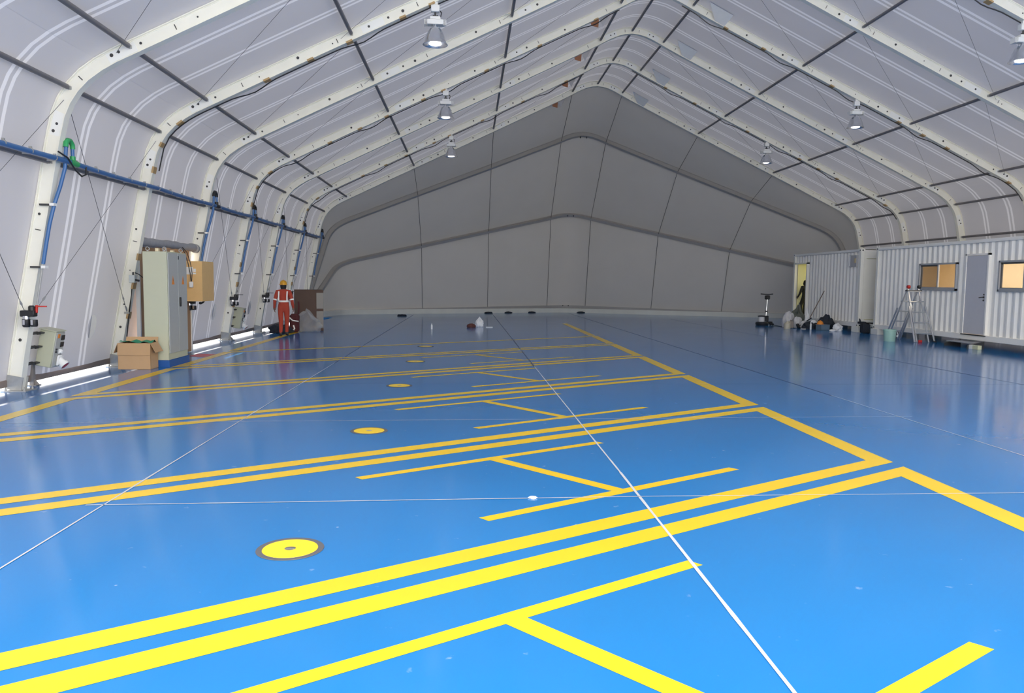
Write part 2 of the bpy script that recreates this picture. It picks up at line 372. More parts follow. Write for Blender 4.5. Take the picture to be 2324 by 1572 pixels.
for i in range(IF, 7):
    bay_panel(i, 11, MID, 'fabric_panel', ROOF, ceiling)
    bay_panel(i, MID, NSK - 1 - 11, 'fabric_panel', ROOF, ceiling)
    bay_panel(i, NSK - 1 - 11, NSK - 1, 'fabric_panel', WALLF, wall_right)
    bay_panel(i, 0, 11, 'fabric_panel', WALLF, wall_left, base=((2.60 if i == 2 else 0.04), 'start')) if i != 2 else bay_panel(i, 3, 11, 'fabric_panel', WALLF, wall_left, base=(2.50, 'start'))
    if i != 2:
        pt = MB(); zc = .78; hc = 12.935; cen = Vector((XR - hc - .100, YA(i) + 2.55, zc)); ax = Vector((.19, 0, 1)).normalized()
        pt.v = [tuple(cen + ax * (.24 * math.sin(a_)) + Vector((0, .17 * math.cos(a_), 0))) for a_ in [2 * math.pi * k / 20 for k in range(20)]]; pt.f = [tuple(range(20))]; pt.mi = [0]
        tag(pt.build('wall_patch', FLAPW, wall_left), 'pale round patch low on the fabric wall')
        m = MB(); x = XR - 13.20; m.box(x - .025, x + .03, YA(i) + .08, YA(i + 1) - .08, -0.065, 0.05, bev=.006); m.build('bottom_bar', mat('brown bar', (.26, .20, .17), .6, noise=.2), wall_left)

mb = MB()
for q in range(9):
    z = -.10 + q * .3275; h = next(h0 + (h1 - h0) * (z - z0) / (z1 - z0) for (h0, z0), (h1, z1) in zip(PROF, PROF[1:]) if z0 <= z <= z1 + 1e-6); mb.v += [(XR - h - .123, YA(2), z), (XR - h - .123, 18.1, z)]
mb.f = [(2 * q, 2 * q + 1, 2 * q + 3, 2 * q + 2) for q in range(8)]; mb.mi = [0] * 8; mb.build('fabric_panel', WALLF, wall_left)
# ---- far end: three ribs fanning down about the feet of the last rib
YH = YA(7) + 0.02
FAN = [(0.0, 1.0), (24.3, 0.947), (57.4, 0.972), (88.0, 0.968)]
def fan_pt(x, r, deg):
    a = math.radians(deg); return (x, YH + r * math.sin(a), r * math.cos(a))
for k in range(3):
    (a0, s0), (a1, s1) = FAN[k], FAN[k + 1]
    if k == 2: a1 = 89.6
    mb = MB(); nu = 10; vs = []
    A = full_profile(0.125, s0); B = full_profile(0.125, s1)
    for q in range(NSK):
        pa, pb = Vector(fan_pt(*A[q], a0)), Vector(fan_pt(*B[q], a1))
        r0 = max(A[q][1], .0)
        for u in range(nu + 1):
            t = u / nu; sag = math.sin(math.pi * t) * 0.012 * r0
            p = pa.lerp(pb, t); d = Vector((0, YH, 0)) - Vector((0, p.y, p.z)); d = d.normalized() if d.length > .3 else Vector((0, 0, 0)); vs.append(p + d * sag)
    fs = [(q * (nu + 1) + u, q * (nu + 1) + u + 1, (q + 1) * (nu + 1) + u + 1, (q + 1) * (nu + 1) + u) for q in range(NSK - 1) for u in range(nu)]
    mb.add(vs, fs); o = mb.build('fabric_panel', ENDF, wall_back, angle=80)
    uvl = o.data.uv_layers.new(name='UVMap')
# kerb below the lowest fan rib
kb = MB(); A = full_profile(0.16, FAN[3][1]); B_ = full_profile(-0.16, FAN[3][1]); vs = []
for q in range(NSK):
    for (P, z) in ((A, -.3), (A, .25), (B_, .25), (B_, -.3)):
        p = fan_pt(*P[q], 90); vs.append((p[0], p[1], z))
fs = [(q * 4 + c, q * 4 + (c + 1) % 4, (q + 1) * 4 + (c + 1) % 4, (q + 1) * 4 + c) for q in range(NSK - 1) for c in range(4)]
kb.add(vs, fs); tag(kb.build('baseboard_back', KERB), kind='structure')

# ---- ribs (aluminium box-beam arches)
SECT = [(-.115, -.075), (-.100, -.075), (-.100, -.05), (.075, -.05), (.080, -.058), (.090, -.058), (.095, -.05), (.100, -.075), (.115, -.075), (.115, .075), (.100, .075), (.100, .05), (-.100, .05), (-.100, .075), (-.115, .075)]
def rib_mesh():
    pts = full_profile(0.0); pts = [(x - XR, z) for x, z in pts]
    mb = MB(); n = len(SECT); vs = []
    for k, (x, z) in enumerate(pts):
        a = pts[max(k - 1, 0)]; b = pts[min(k + 1, len(pts) - 1)]; tx, tz = b[0] - a[0], b[1] - a[1]; l = math.hypot(tx, tz); nx, nz = -tz / l, tx / l
        for (o, y) in SECT: vs.append((x + nx * o, y, z + nz * o))
    fs = [(q * n + c, (q + 1) * n + c, (q + 1) * n + (c + 1) % n, q * n + (c + 1) % n) for q in range(len(pts) - 1) for c in range(n)]
    fs += [tuple(range(n)), tuple((len(pts) - 1) * n + c for c in range(n - 1, -1, -1))]
    mb.add(vs, fs); return mb
def on_rib(h, off, side=-1):
    """point on the rib (local x, z) at half width h, offset outward, side -1 cabinet wall, +1 container wall"""
    z, tx, tz = prof_at(h); return side * (h + tz * off), z + tx * off, (side * -tx, tz)
beam_proto = rib_mesh().build('rib_beam', CREAM)
# bolts, slots, splice plates: one mesh each, shared by all ribs
bolts = MB(); slots = MB(); plates_l = []
def disc(mb, x, z, r, y=-.0545):
    mb.add([(x + r * math.cos(a), y - .004, z + r * math.sin(a)) for a in [2 * math.pi * k / 10 for k in range(10)]] + [(x + r * math.cos(a), y, z + r * math.sin(a)) for a in [2 * math.pi * k / 10 for k in range(10)]],
           [tuple(range(10))] + [(k, (k + 1) % 10, 10 + (k + 1) % 10, 10 + k) for k in range(10)])
PUR = {'0': (0.0, 10.55), '1': (1.116, 10.19), '2': (4.60, 8.49), '3': (8.105, 6.82), '4': (11.06, 5.41), '5': (12.02, 4.75), '6': (12.36, 3.58)}
for sd in (-1, 1):
    for h, o, r in [(12.95, .0, .026), (12.86, .0, .018), (12.72, 0, .012), (12.55, .02, .022), (12.285, .02, .026), (12.255, -.01, .022), (11.35, .02, .030), (11.24, .02, .024), (10.9, .0, .022), (10.0, 0, .014), (9.2, .02, .030), (8.5, -.01, .014), (7.75, .0, .026), (7.35, 0, .024), (7.05, 0, .032), (6.3, 0, .014), (5.5, .02, .028), (4.25, 0, .024), (3.95, 0, .030), (2.8, 0, .028), (.75, 0, .024), (.62, 0, .022)]:
        x, z, t = on_rib(h, o, sd); disc(bolts, x, z, r)
    for h in (12.6, 10.35, 11.85, 6.75, 3.6, .25, 8.4, 1.55, 4.9):
        x, z, (tx, tz) = on_rib(h, 0.0, sd); nx, nz = tz * .045, -tx * .045; qx, qz = tx * .007, tz * .007
        slots.add([(x - nx - qx, -.0585, z - nz - qz), (x + nx - qx, -.0585, z + nz - qz), (x + nx + qx, -.0585, z + nz + qz), (x - nx + qx, -.0585, z - nz + qz)], [(0, 1, 2, 3)])
    for h0, h1 in ((11.42, 10.98), (7.9, 7.45), (4.45, 4.1), (.95, .55), (12.30, 12.20)):
        vs = []
        for j in range(5):
            h = h0 + (h1 - h0) * j / 4
            for o in (-.09, .07): x, z, t = on_rib(h, o, sd); vs += [(x, -.056, z), (x, -.050, z)]
        fs = [];
        for j in range(4):
            a = j * 4; fs += [(a, a + 4, a + 6, a + 2), (a, a + 1, a + 5, a + 4), (a + 2, a + 6, a + 7, a + 3)]
        fs += [(0, 2, 3, 1), (16, 17, 19, 18)]
        pm_ = MB(); pm_.add(vs, fs); plates_l.append(pm_)
bolt_o = bolts.build('bolt', DARK, smooth=False); slot_o = slots.build('slot', DARK, smooth=False); plate_l = [p.build('splice_plate', mat('bright aluminium', (.86, .86, .82), .35), smooth=False) for p in plates_l]
bolt_o['kind'] = 'stuff'; slot_o['kind'] = 'stuff'
RIBLAB = {7: 'white arch rib standing just before the sloping far gable'}
foot_l = []
for sd in (-1, 1):
    ft = MB()
    M_ = Matrix.Translation((sd * 13.03, 0, 0))
    ft.box(-.20, .20, -.17, .17, -.131, -.115, M_)
    for yy in (-.085, .07): ft.box(-.13, .13, yy, yy + .014, -.115, .12, Matrix.Translation((sd * 13.06, 0, 0)) @ Matrix.Rotation(sd * -.19, 4, 'Y'))
    for bx in (-.15, .15):
        for by in (-.12, .12): ft.lathe([(.02, -.115), (.02, -.09), (.009, -.09), (.009, -.06)], 8, Matrix.Translation((sd * 13.03 + bx, by, 0)))
    foot_l.append(ft.build('foot_plate', GALV))
RIBS = {}
for i in range(IF, 8):
    e = empty('arch_rib', (XR, YA(i), 0), RIBLAB.get(i, 'white arch rib spanning the hall, %s one counted from the far gable' % ORD[7 - i]), 'arch rib', 'white arch ribs of the hall')
    RIBS[i] = e
    for src in ([beam_proto, bolt_o, slot_o] + plate_l + foot_l) if i >= 0 else ([beam_proto] + foot_l):
        c = src.copy(); COL.objects.link(c); c.parent = e
    # tape wraps on the lower flange of the ribs that carry the lamp cable
    if i in (2, 4, 6):
        t_ = MB()
        for sd in ((-1, 1)):
            for h in ((12.9, 12.78, 12.66, 12.3, 12.12, 11.7, 9.9, 9.0, 8.2, 7.1, 6.5, 5.2, 3.6, 1.9) if sd < 0 else (11.5, 9.4, 8.6, 7.8, 5.6, 3.4, 2.2)):
                vs = []
                for hh in (h + .07 * prof_at(h)[1], h - .07 * prof_at(h)[1]):
                    for (o, y) in ((-.128, -.08), (-.128, .08), (-.09, -.08), (-.09, .08)): x, z, tt = on_rib(hh, o, sd); vs.append((x, y, z))
                t_ = MB(); t_.add(vs, [(0, 4, 5, 1), (0, 2, 6, 4), (1, 5, 7, 3), (0, 1, 3, 2), (4, 6, 7, 5)]); t_.build('tape_wrap', TAPE, e, smooth=False)
for o in [beam_proto, bolt_o, slot_o] + plate_l + foot_l: bpy.data.objects.remove(o)
grey_mesh = [c for c in RIBS[7].children if c.name.startswith('rib_beam')][0].data.copy(); grey_mesh.materials.clear(); grey_mesh.materials.append(ENDRIB)
for k in (1, 2, 3):
    a, s = FAN[k]
    o = bpy.data.objects.new('gable_rib', grey_mesh); COL.objects.link(o); o.location = (XR, YH, 0.0); o.rotation_euler = (-math.radians(a), 0, 0); o.scale = (1, 1, s)
    tag(o, ['grey upper rib across the sloping far gable, hidden behind by fabric', 'grey middle rib crossing the far gable', 'grey lowest rib lying on the kerb at the foot of the far gable'][k - 1].replace(', hidden behind by fabric', ''), 'gable rib', 'ribs of the far gable')
    # ridge bolts
    b = MB()
    for dx in (-.16, .16):
        for dz in (-.19, .17): b.box(dx - .02, dx + .02, -.09, -.03, 10.52 + dz - .03, 10.52 + dz + .05, bev=.005)
    b.build('bolt', BLACK, o, smooth=False)

# ---- purlins, one tube per bay and row
ROWN = {'0': 'at the ridge', '1': 'next to the ridge', '2': 'in the upper roof', '3': 'in the mid roof', '4': 'just above the eave', '5': 'in the eave bend', '6': 'on the wall'}
for row, (h, z) in PUR.items():
    for sd in ((-1, 1) if h > 0 else (-1,)):
        for i in range(-1, 7):
            x = XR + sd * h; ya, yb = YA(i) + .05, YA(i + 1) - .05
            m = MB(); L_ = yb - ya; m.tube([(0, .05, 0), (0, L_ - .10, 0)], .041, 10)
            e = empty('purlin', (x, ya, z))
            side = '' if h == 0 else (', cabinet side' if sd < 0 else ', container side')
            bay = 'last bay before the gable' if i == 6 else '%s bay from the gable' % ORD[6 - i]
            tag(e, 'steel purlin %s%s, %s' % (ROWN[row], side, bay), 'purlin', 'roof purlins')
            m.build('purlin_tube', PURL, e)
            for y0_ in (0.0, L_ - .12):
                c = MB(); c.box(-.022, -.014, y0_, y0_ + .12, -.026, .026); c.box(.014, .022, y0_, y0_ + .12, -.026, .026); c.box(-.022, .022, y0_ + .05, y0_ + .07, -.01, .01)
                c.build('end_fork', GALV, e, smooth=False)
# ---- bracing wires
def wire(name, pts, lab, group, r=.0036, m=WIRE, cat='wire'):
    mb = MB(); mb.tube(pts, r, 6); return tag(mb.build(name, m), lab, cat, group)
for i in range(0, 7):
    bay = 'last bay before the gable' if i == 6 else '%s bay from the gable' % ORD[6 - i]
    for sd in (-1, 1):
        side = 'cabinet side' if sd < 0 else 'container side'
        for (ra, rb, nm) in (('1', '2', 'upper'), ('2', '3', 'middle'), ('3', '4', 'lower')):
            (ha, za), (hb, zb) = PUR[ra], PUR[rb]
            pts = [(XR + sd * (ha - .02), YA(i) + .06, za - .03), (XR + sd * (hb + .22), YA(i + 1) - .07, zb - .10)]
            wire('bracing_wire', pts, 'thin diagonal wire under the %s roof slope, %s, %s' % (nm, side, bay), 'diagonal roof wires')
    # wall cross
    if i != 2:
        a, b = (XR - 12.12, YA(i) + .06, 4.56), (XR - 12.80, YA(i + 1) - .06, 1.02)
        c, d = (XR - 12.12, YA(i + 1) - .06, 4.56), (XR - 12.83, YA(i) + .06, 1.08)
        wire('brace_wire', [a, b], 'wall bracing wire falling towards the gable, cabinet side, %s' % bay, 'wall bracing wires', .0052)
        wire('brace_wire', [c, d], 'wall bracing wire rising towards the gable, cabinet side, %s' % bay, 'wall bracing wires', .004)
        for (p, q) in ((a, b), (c, d)):
            P, Q = Vector(p), Vector(q); dr = (P - Q).normalized()
            mb = MB(); mb.tube([Q + dr * .05, Q + dr * .18], .016, 8); mb.tube([Q + dr * .36, Q + dr * .42, Q + dr * .5], [.006, .018, .006], 8)
            mb.box(Q.x - .05, Q.x + .05, Q.y - .03, Q.y + .02, Q.z - .03, Q.z + .01)
            tag(mb.build('turnbuckle', GALV), 'turnbuckle on the wall wire %s, %s' % ('falling towards the gable' if p is a else 'rising towards the gable', bay), 'turnbuckle', 'wall wire turnbuckles')
# gable wires running down the fan
for sd in (-1, 1):
    for row in ('1', '2', '3'):
        h, z = PUR[row]; pts = []
        for (a, s) in FAN: pts.append(fan_pt(XR + sd * h, (prof_at(h)[0] - .10) * s, a))
        wire('gable_wire', pts, 'thin wire running down the far gable, %s, %s' % (ROWN[row].replace('in the upper roof', 'between ridge and eave').replace('in the mid roof', 'next to the eave'), 'cabinet side' if sd < 0 else 'container side'), 'gable wires', .011, DARK)

# ---- fabric vent flaps at the ribs near the ridge
for i in (4, 5, 6, 7):
    w = 'on the %s rib from the gable, container side' % ORD[7 - i]
    y = YA(i); mb = MB()
    T, R_, B_, D = Vector((XR + 1.44, y - .62, 10.17)), Vector((XR + 2.22, y - .58, 9.79)), Vector((XR + 2.08, y - .085, 9.60)), Vector((XR + 1.78, y - .085, 9.76))
    vs = [T, R_, B_, D] + [p + Vector((.004, .012, .004)) for p in (T, R_, B_, D)]
    mb.add(vs, [(0, 2, 1), (0, 3, 2), (4, 5, 6), (4, 6, 7), (0, 1, 5, 4), (1, 2, 6, 5), (2, 3, 7, 6), (3, 0, 4, 7)])
    tag(mb.build('vent_flap', FLAPW, angle=15), 'pale triangular fabric vent flap ' + w, 'vent flap', 'fabric vent flaps near the ridge')
    mb = MB(); z0 = 9.70
    a, b, c = Vector((XR - 1.75, y + .10, 9.80)), Vector((XR - 1.35, y + .35, 10.04)), Vector((XR - 1.62, y + .09, 9.52))
    vs = [a, b, c] + [p + Vector((0, .012, 0)) for p in (a, b, c)]
    mb.add(vs, [(0, 1, 2), (3, 5, 4), (0, 3, 4, 1), (1, 4, 5, 2), (2, 5, 3, 0)])
    o = mb.build('vent_flap', WALLF); tag(o, 'small white vent flap with a rust brown card, %s rib from the gable' % ORD[7 - i], 'vent flap', 'fabric vent flaps near the ridge')
    mb = MB(); mb.add([(XR - 2.02, y + .085, 9.68), (XR - 1.74, y + .085, 9.82), (XR - 1.76, y + .085, 9.50), (XR - 1.97, y + .085, 9.55), (XR - 2.02, y + .095, 9.68), (XR - 1.74, y + .095, 9.82), (XR - 1.76, y + .095, 9.50), (XR - 1.97, y + .095, 9.55)],
                      [(0, 1, 2, 3), (7, 6, 5, 4), (0, 4, 5, 1), (1, 5, 6, 2), (2, 6, 7, 3), (3, 7, 4, 0)]); mb.build('brown_card', RUST, o, smooth=False)

# ---- high bay lamps and their cables
def make_lamp():
    e = empty('high_bay_lamp')
    m = MB(); m.box(-.09, .09, -.07, .07, .66, .80, bev=.012); m.box(-.05, .05, -.04, .04, .80, .86); m.build('junction_box', WHITEP, e)
    m = MB(); m.tube([(0, 0, .68), (0, 0, .545)], .02, 10); m.tube([(-.05, 0, .60), (0, 0, .575), (.05, 0, .60)], .012, 8); m.build('hook', DARK, e)
    m = MB(); m.tube([(.07, .02, .72), (.13, .02, .66), (.11, .02, .58), (.03, .02, .55)], .012, 8); m.build('lead', BLACK, e)
    m = MB(); m.box(-.11, .11, -.085, .085, .50, .56, bev=.01); m.box(-.17, .17, -.095, .095, .395, .50, bev=.012)
    for x in (-.19, -.21, -.23): m.box(x, x + .008, -.085, .085, .385, .495)
    for x in (.18, .20, .22): m.box(x, x + .008, -.085, .085, .385, .495)
    m.build('ballast_housing', WHITEP, e)
    m = MB(); m.lathe([(.045, .395), (.045, .33)], 16)
    for a in (0, 2.1, 4.2): m.tube([(.08 * math.cos(a), .08 * math.sin(a), .40), (.08 * math.cos(a), .08 * math.sin(a), .32)], .008, 6)
    m.build('neck', CHROME, e)
    m = MB(); prof = [(.07, .33), (.11, .325), (.15, .27), (.185, .19), (.215, .10), (.235, .03), (.255, .012), (.262, .0), (.250, .0), (.228, .03), (.208, .10), (.178, .19), (.145, .265), (.10, .315), (.05, .32)]
    m.lathe(prof, 32); m.build('reflector', LAMPALU, e)
    m = MB(); m.lathe([(.0, -.012), (.08, -.006), (.13, .012), (.10, .08), (.06, .16), (.04, .30), (.0, .31)], 24); m.build('bulb', LENS, e)
    return e
lamp0 = make_lamp(); used = False
for i in (2, 4, 6):
    for sd in (-1, 1):
        l = lamp0 if not used else copy_tree(lamp0); used = True
        h = 6.38; z = prof_at(h)[0]
        l.location = (XR + sd * h, YA(i), z - .115 - .855)
        tag(l, 'bell-shaped aluminium lamp hanging under the %s rib from the gable, %s' % (ORD[7 - i], 'cabinet side' if sd < 0 else 'container side'), 'lamp', 'high-bay lamps')
    # cable clipped under the lower flange, slack between the tape wraps
    for sd in (-1, 1):
        pts = []; h = 12.30
        hs = [h - k * .15 for k in range(int((12.3 - 1.2) / .15) + 1)] if sd < 0 else [12.1 - k * .15 for k in range(int((12.1 - .6) / .15))]
        for k, hh in enumerate(hs):
            o = -.145 - .07 * max(0, math.sin(k * .42 + i)) ** 3
            x, z, t = on_rib(hh, o, sd); pts.append((XR + x, YA(i) + .03, z))
        wire('lamp_cable', pts, 'black lamp cable slung under the %s rib from the gable, %s' % (ORD[7 - i], 'cabinet side' if sd < 0 else 'container side'), 'lamp cables', .014, BLACK, 'cable')

# ---- compressed-air line on the cabinet-side wall
e = empty('air_pipe', (-6.53, 11.0, 3.62), 'long blue compressed-air pipe running along the cabinet-side wall', 'pipe')
m = MB(); n = 60; pts = []
for k in range(n + 1):
    y = -2.0 + (24.1 + 2.0) * k / n; pts.append((0.0, y, -.012 * abs(math.sin((y + 11.0 - Y0) / SP * math.pi)) * 2))
m.tube(pts, .042, 12); m.build('pipe_run', PIPEB, e)
for k in range(38):
    y = -1.6 + k * .68; m = MB(); m.box(-.02, .02, y - .015, y + .015, .03, .055); m.box(-.12, -.02, y - .012, y + .012, -.06, -.03); m.lathe([(.046, -.012), (.046, .012)], 10, Matrix.Translation((0, y, -.012)) @ Matrix.Rotation(math.pi / 2, 4, 'X'))
    m.build('clip', GALV, e, smooth=False)
for i in (1, 3, 4, 5, 6, 7):
    y = YA(i) - .10
    e = empty('air_drop', (0, y, 0), 'blue air hose drop with black regulator on the %s rib from the gable' % ORD[7 - i], 'air hose', 'air hose drops along the wall')
    m = MB(); top = 3.86
    m.tube([(-6.53, .36, 3.62), (-6.53, .36, top)], .030, 10)
    m.tube([(-6.53, .16, top), (-6.55, .14, 3.5), (-6.615, .10, 3.2), (-6.68, .02, 2.9), (-6.745, -.01, 2.6), (-6.80, -.02, 2.3), (-6.865, -.02, 1.95)], .030, 10); m.build('hose', PIPEB, e)
    m = MB(); m.tube([(-6.53, .37, top - .02), (-6.53, .36, top + .05), (-6.53, .30, top + .10), (-6.53, .22, top + .10), (-6.53, .16, top + .05), (-6.53, .15, top - .02)], .040, 10)
    m.tube([(-6.53, .36, 3.60), (-6.53, .36, 3.72)], .045, 10); m.tube([(-6.53, .26, 3.62), (-6.53, .50, 3.61)], .052, 10)
    m.build('green_elbow' if i == 1 else 'dark_elbow', GREEN if i == 1 else BLACK, e)
    m = MB(); m.tube([(-6.865, -.02, 1.97), (-6.99, -.02, 1.27)], .016, 8); m.build('steel_pipe', GALV, e)
    m = MB()
    for z, x in ((2.9, -6.70), (1.9, -6.87)): m.box(x - .01, x + .06, -.07, .03, z - .022, z + .022); 
    m.build('white_clamp', WHITEP, e)
    m = MB(); m.box(-6.90, -6.69, -.01, .04, 2.885, 2.915); m.build('bracket', DARK, e, smooth=False); m = MB(); m.box(-7.08, -6.86, -.01, .04, 1.885, 1.915); m.build('bracket', DARK, e, smooth=False)
    m = MB(); m.tube([(-6.99, -.02, 1.28), (-6.98, -.06, 1.16)], .022, 8); m.box(-6.97, -6.83, -.05, -.02, 1.255, 1.275); m.build('red_valve' if i == 1 else 'valve', RED if i == 1 else DARK, e)
    m = MB(); m.box(-7.20, -6.98, -.14, -.02, 1.10, 1.20, bev=.01); m.lathe([(.05, 1.20), (.05, 1.26), (.03, 1.28)], 12, Matrix.Translation((-7.04, -.08, 0))); m.build('regulator', BLACK, e)
    m = MB(); m.lathe([(.045, .93), (.06, .95), (.06, 1.06)], 14, Matrix.Translation((-7.12, -.10, 0))); m.lathe([(.045, .94), (.055, .96), (.055, 1.05)], 14, Matrix.Translation((-7.00, -.10, 0))); m.build('filter_bowl', BLACK, e)
    m = MB(); m.lathe([(.052, 1.06), (.052, 1.11)], 14, Matrix.Translation((-7.12, -.10, 0)));
    for xx in (-7.145, -7.02): m.box(xx, xx + .035, -.166, -.155, .97, 1.05)
    m.build('chrome_collar', CHROME, e)
wire('loose_cable', [(-6.50, YA(1) - .25, 3.72), (-6.48, YA(1), 3.66), (-6.47, YA(1) + .2, 3.50), (-6.47, YA(1) + .42, 3.42), (-6.48, YA(1) + .58, 3.47), (-6.49, YA(1) + .62, 3.60)], 'short black cable looped over the blue pipe beside the green elbow', None, .014, BLACK, 'cable')

# ---- control boxes on posts beside the legs
def make_ctl():
    e = empty('control_box')
    T = Matrix.Translation((-7.26, 0, 0)) @ Matrix.Rotation(.19, 4, 'Y') @ Matrix.Translation((7.26, 0, 0))
    m = MB(); m.box(-7.38, -7.12, 0, .29, .22, .85, T, bev=.008); m.build('enclosure', BEIGE, e)
    m = MB(); m.box(-7.12, -7.10, .012, .278, .235, .835, T, bev=.004); m.build('front_door', GREYEN, e)
    m = MB(); m.box(-7.40, -7.10, -.02, .31, .85, .866, T); m.build('canopy_lid', BEIGE, e, smooth=False)
    for z in (.70, .58):
        m = MB(); m.box(-7.10, -7.088, .16, .27, z, z + .085, T, bev=.004); m.build('black_socket', BLACK, e)
    m = MB(); m.box(-7.10, -7.092, .05, .11, .74, .81, T); m.build('orange_label', ORANGE, e, smooth=False)
    m = MB(); m.box(-7.10, -7.085, .04, .075, .53, .56, T); m.box(-7.10, -7.085, .04, .075, .485, .515, T); m.build('button', BLACK, e)
    m = MB(); m.box(-7.10, -7.08, .13, .23, .46, .545, T, bev=.008); m.lathe([(.034, 0), (.034, .03), (.02, .04)], 16, T @ Matrix.Translation((-7.085, .18, .50)) @ Matrix.Rotation(math.pi / 2, 4, 'Y')); m.build('rotary_switch', WHITEP, e)
    m = MB(); Q = T @ Matrix.Translation((-7.10, .19, .36)) @ Matrix.Rotation(math.radians(125), 4, 'Y')
    m.box(-7.10, -7.06, .10, .28, .25, .44, T, bev=.02); m.lathe([(.062, 0), (.066, .10), (.082, .10), (.085, .155), (.07, .155)], 20, Q); m.build('power_socket', WHITEP, e)
    m = MB(); m.lathe([(.0, .158), (.068, .156)], 20, Q); m.build('red_socket_face', RED, e)
    m = MB()
    for z, w in ((.80, .42), (.56, .42), (.28, .42)):
        m.box(-7.36 - (.85 - z) * 0, -7.30, -.48, .02, z - .012, z + .012, T)
        for yy in (-.22, -.18, -.14): m.box(-7.37, -7.29, yy, yy + .012, z - .02, z + .02, T)
    m.build('mounting_rail', DARK, e, smooth=False)
    m = MB(); m.box(-7.49, -7.42, .10, .17, -.118, .25); m.box(-7.53, -7.36, .07, .23, -.13, -.118); m.add([(-7.42, .12, -.118), (-7.42, .15, -.118), (-7.34, .15, -.118), (-7.34, .12, -.118), (-7.42, .12, -.02), (-7.42, .15, -.02)], [(0, 3, 4), (1, 5, 2), (3, 2, 5, 4)])
    m.build('post', mat('brown grey post', (.27, .24, .22), .6), e, smooth=False)
    return e
c1 = make_ctl(); c1.location = (-.06, 13.60, 0); tag(c1, 'beige control box on a post with red-faced socket, beside the large leg with green elbow', 'control box', 'control boxes on posts')
c2 = copy_tree(c1); c2.location = (-.06, 24.60, 0); tag(c2, 'grey-beige control box on a post behind the hanging carton, two ribs short of the worker', 'control box', 'control boxes on posts')

# ---- doorway bay: rolled curtain, board, cabinet
e = empty('rolled_curtain', (-6.98, 0, 2.52), 'grey rolled-up fabric door along the lintel above the tall cabinet', 'curtain')
m = MB(); ys = [16.90 + k * .175 for k in range(20)]; m.tube([(random.uniform(-.01, .01), y, random.uniform(-.012, .012)) for y in ys], [.085 + random.uniform(-.008, .012) + (.02 if k > 17 else 0) for k in range(20)], 12); m.build('fabric_roll', mat('grey roll fabric', (.33, .33, .34), .8, noise=.15, bump=.4), e)
m = MB(); m.tube([(.02, 20.22, -.02), (.02, 20.33, -.02)], .11, 12); m.tube([(.02, 20.30, -.02), (.04, 20.42, -.10)], .05, 10); m.build('end_bundle', mat('grey bundle', (.38, .38, .37), .8), e)
e = empty('brown_board', (-7.12, 17.2, 0), 'tall brown board closing the doorway behind the tall cabinet', 'board')
m = MB(); m.box(-.02, .02, 0, 3.05, -.12, 2.46, bev=.004); m.build('panel', PLY, e)
m = MB(); m.box(-.035, .045, -.05, 0.0, -.13, 2.45); m.box(-.035, .045, 3.05, 3.10, -.13, 2.45); m.build('white_jamb', WHITEP, e, smooth=False)
e = empty('electric_cabinet', (-5.90, 15.58, 0), 'tall grey-beige electric cabinet with warning triangles on a blue plinth', 'cabinet')
a_ = .0
m = MB(); m.box(-.46, 0, 0, 1.03, .13, 2.262, bev=.006); m.build('body', BEIGE, e)
m = MB(); m.box(-.50, .02, -.03, 1.07, 0, .13); m.build('plinth', mat('blue plinth paint', (.014, .09, .33), .4, noise=.05), e, smooth=False)
for k, (y0, y1) in enumerate(((.03, .52), (.53, 1.01))):
    d = MB(); d.box(0, .02, y0, y1, .26, 2.24, bev=.004); d = d.build('door', GREYEN, e)
    t = MB(); yc = (y0 + y1) / 2 + (-.02 if k == 0 else .02); t.add([(.0215, yc - .07, 1.62), (.0215, yc + .07, 1.62), (.0215, yc, 1.80), (.0205, yc - .07, 1.62), (.0205, yc + .07, 1.62), (.0205, yc, 1.80)], [(0, 1, 2), (0, 2, 5, 3), (1, 4, 5, 2), (0, 3, 4, 1)]); t.build('warning_triangle', ORANGE, d, smooth=False)
    t = MB(); t.add([(.0222, yc + .008, 1.755), (.0222, yc - .014, 1.70), (.0222, yc + .002, 1.70), (.0222, yc - .008, 1.645), (.0222, yc + .016, 1.712), (.0222, yc, 1.712)], [(0, 1, 2, 5), (5, 2, 3, 4)]); t.build('flash_symbol', BLACK, d, smooth=False)
    if k == 1:
        h = MB(); h.box(.02, .05, y0 + .04, y0 + .085, 1.17, 1.36, bev=.008); h.build('handle', BLACK, d)
        h = MB(); h.box(.02, .028, y0 + .01, y0 + .04, 2.12, 2.19); h.build('lock', BLACK, d)
m = MB(); 
for z in (.4, 1.2, 2.1): m.tube([(.016, .012, z), (.016, .012, z + .07)], .012, 8)
m.build('hinge', GREYEN, e)
m = MB()
for (x, y) in ((-.39, .08), (-.07, .08), (-.07, .95), (-.39, .95)): 
    m.tube([(x + .035 * math.cos(t), y, 2.315 + .035 * math.sin(t)) for t in [2 * math.pi * k / 14 for k in range(15)]], .009, 6); m.tube([(x, y, 2.27), (x, y, 2.29)], .014, 8)
m.build('eye_bolt', GALV, e)
m = MB(); m.box(-.26, -.20, .12, .19, 2.26, 2.325); m.box(-.2, -.14, .72, .80, 2.26, 2.31); m.build('cork_block', mat('pale foam', (.75, .65, .45), .8), e, smooth=False)
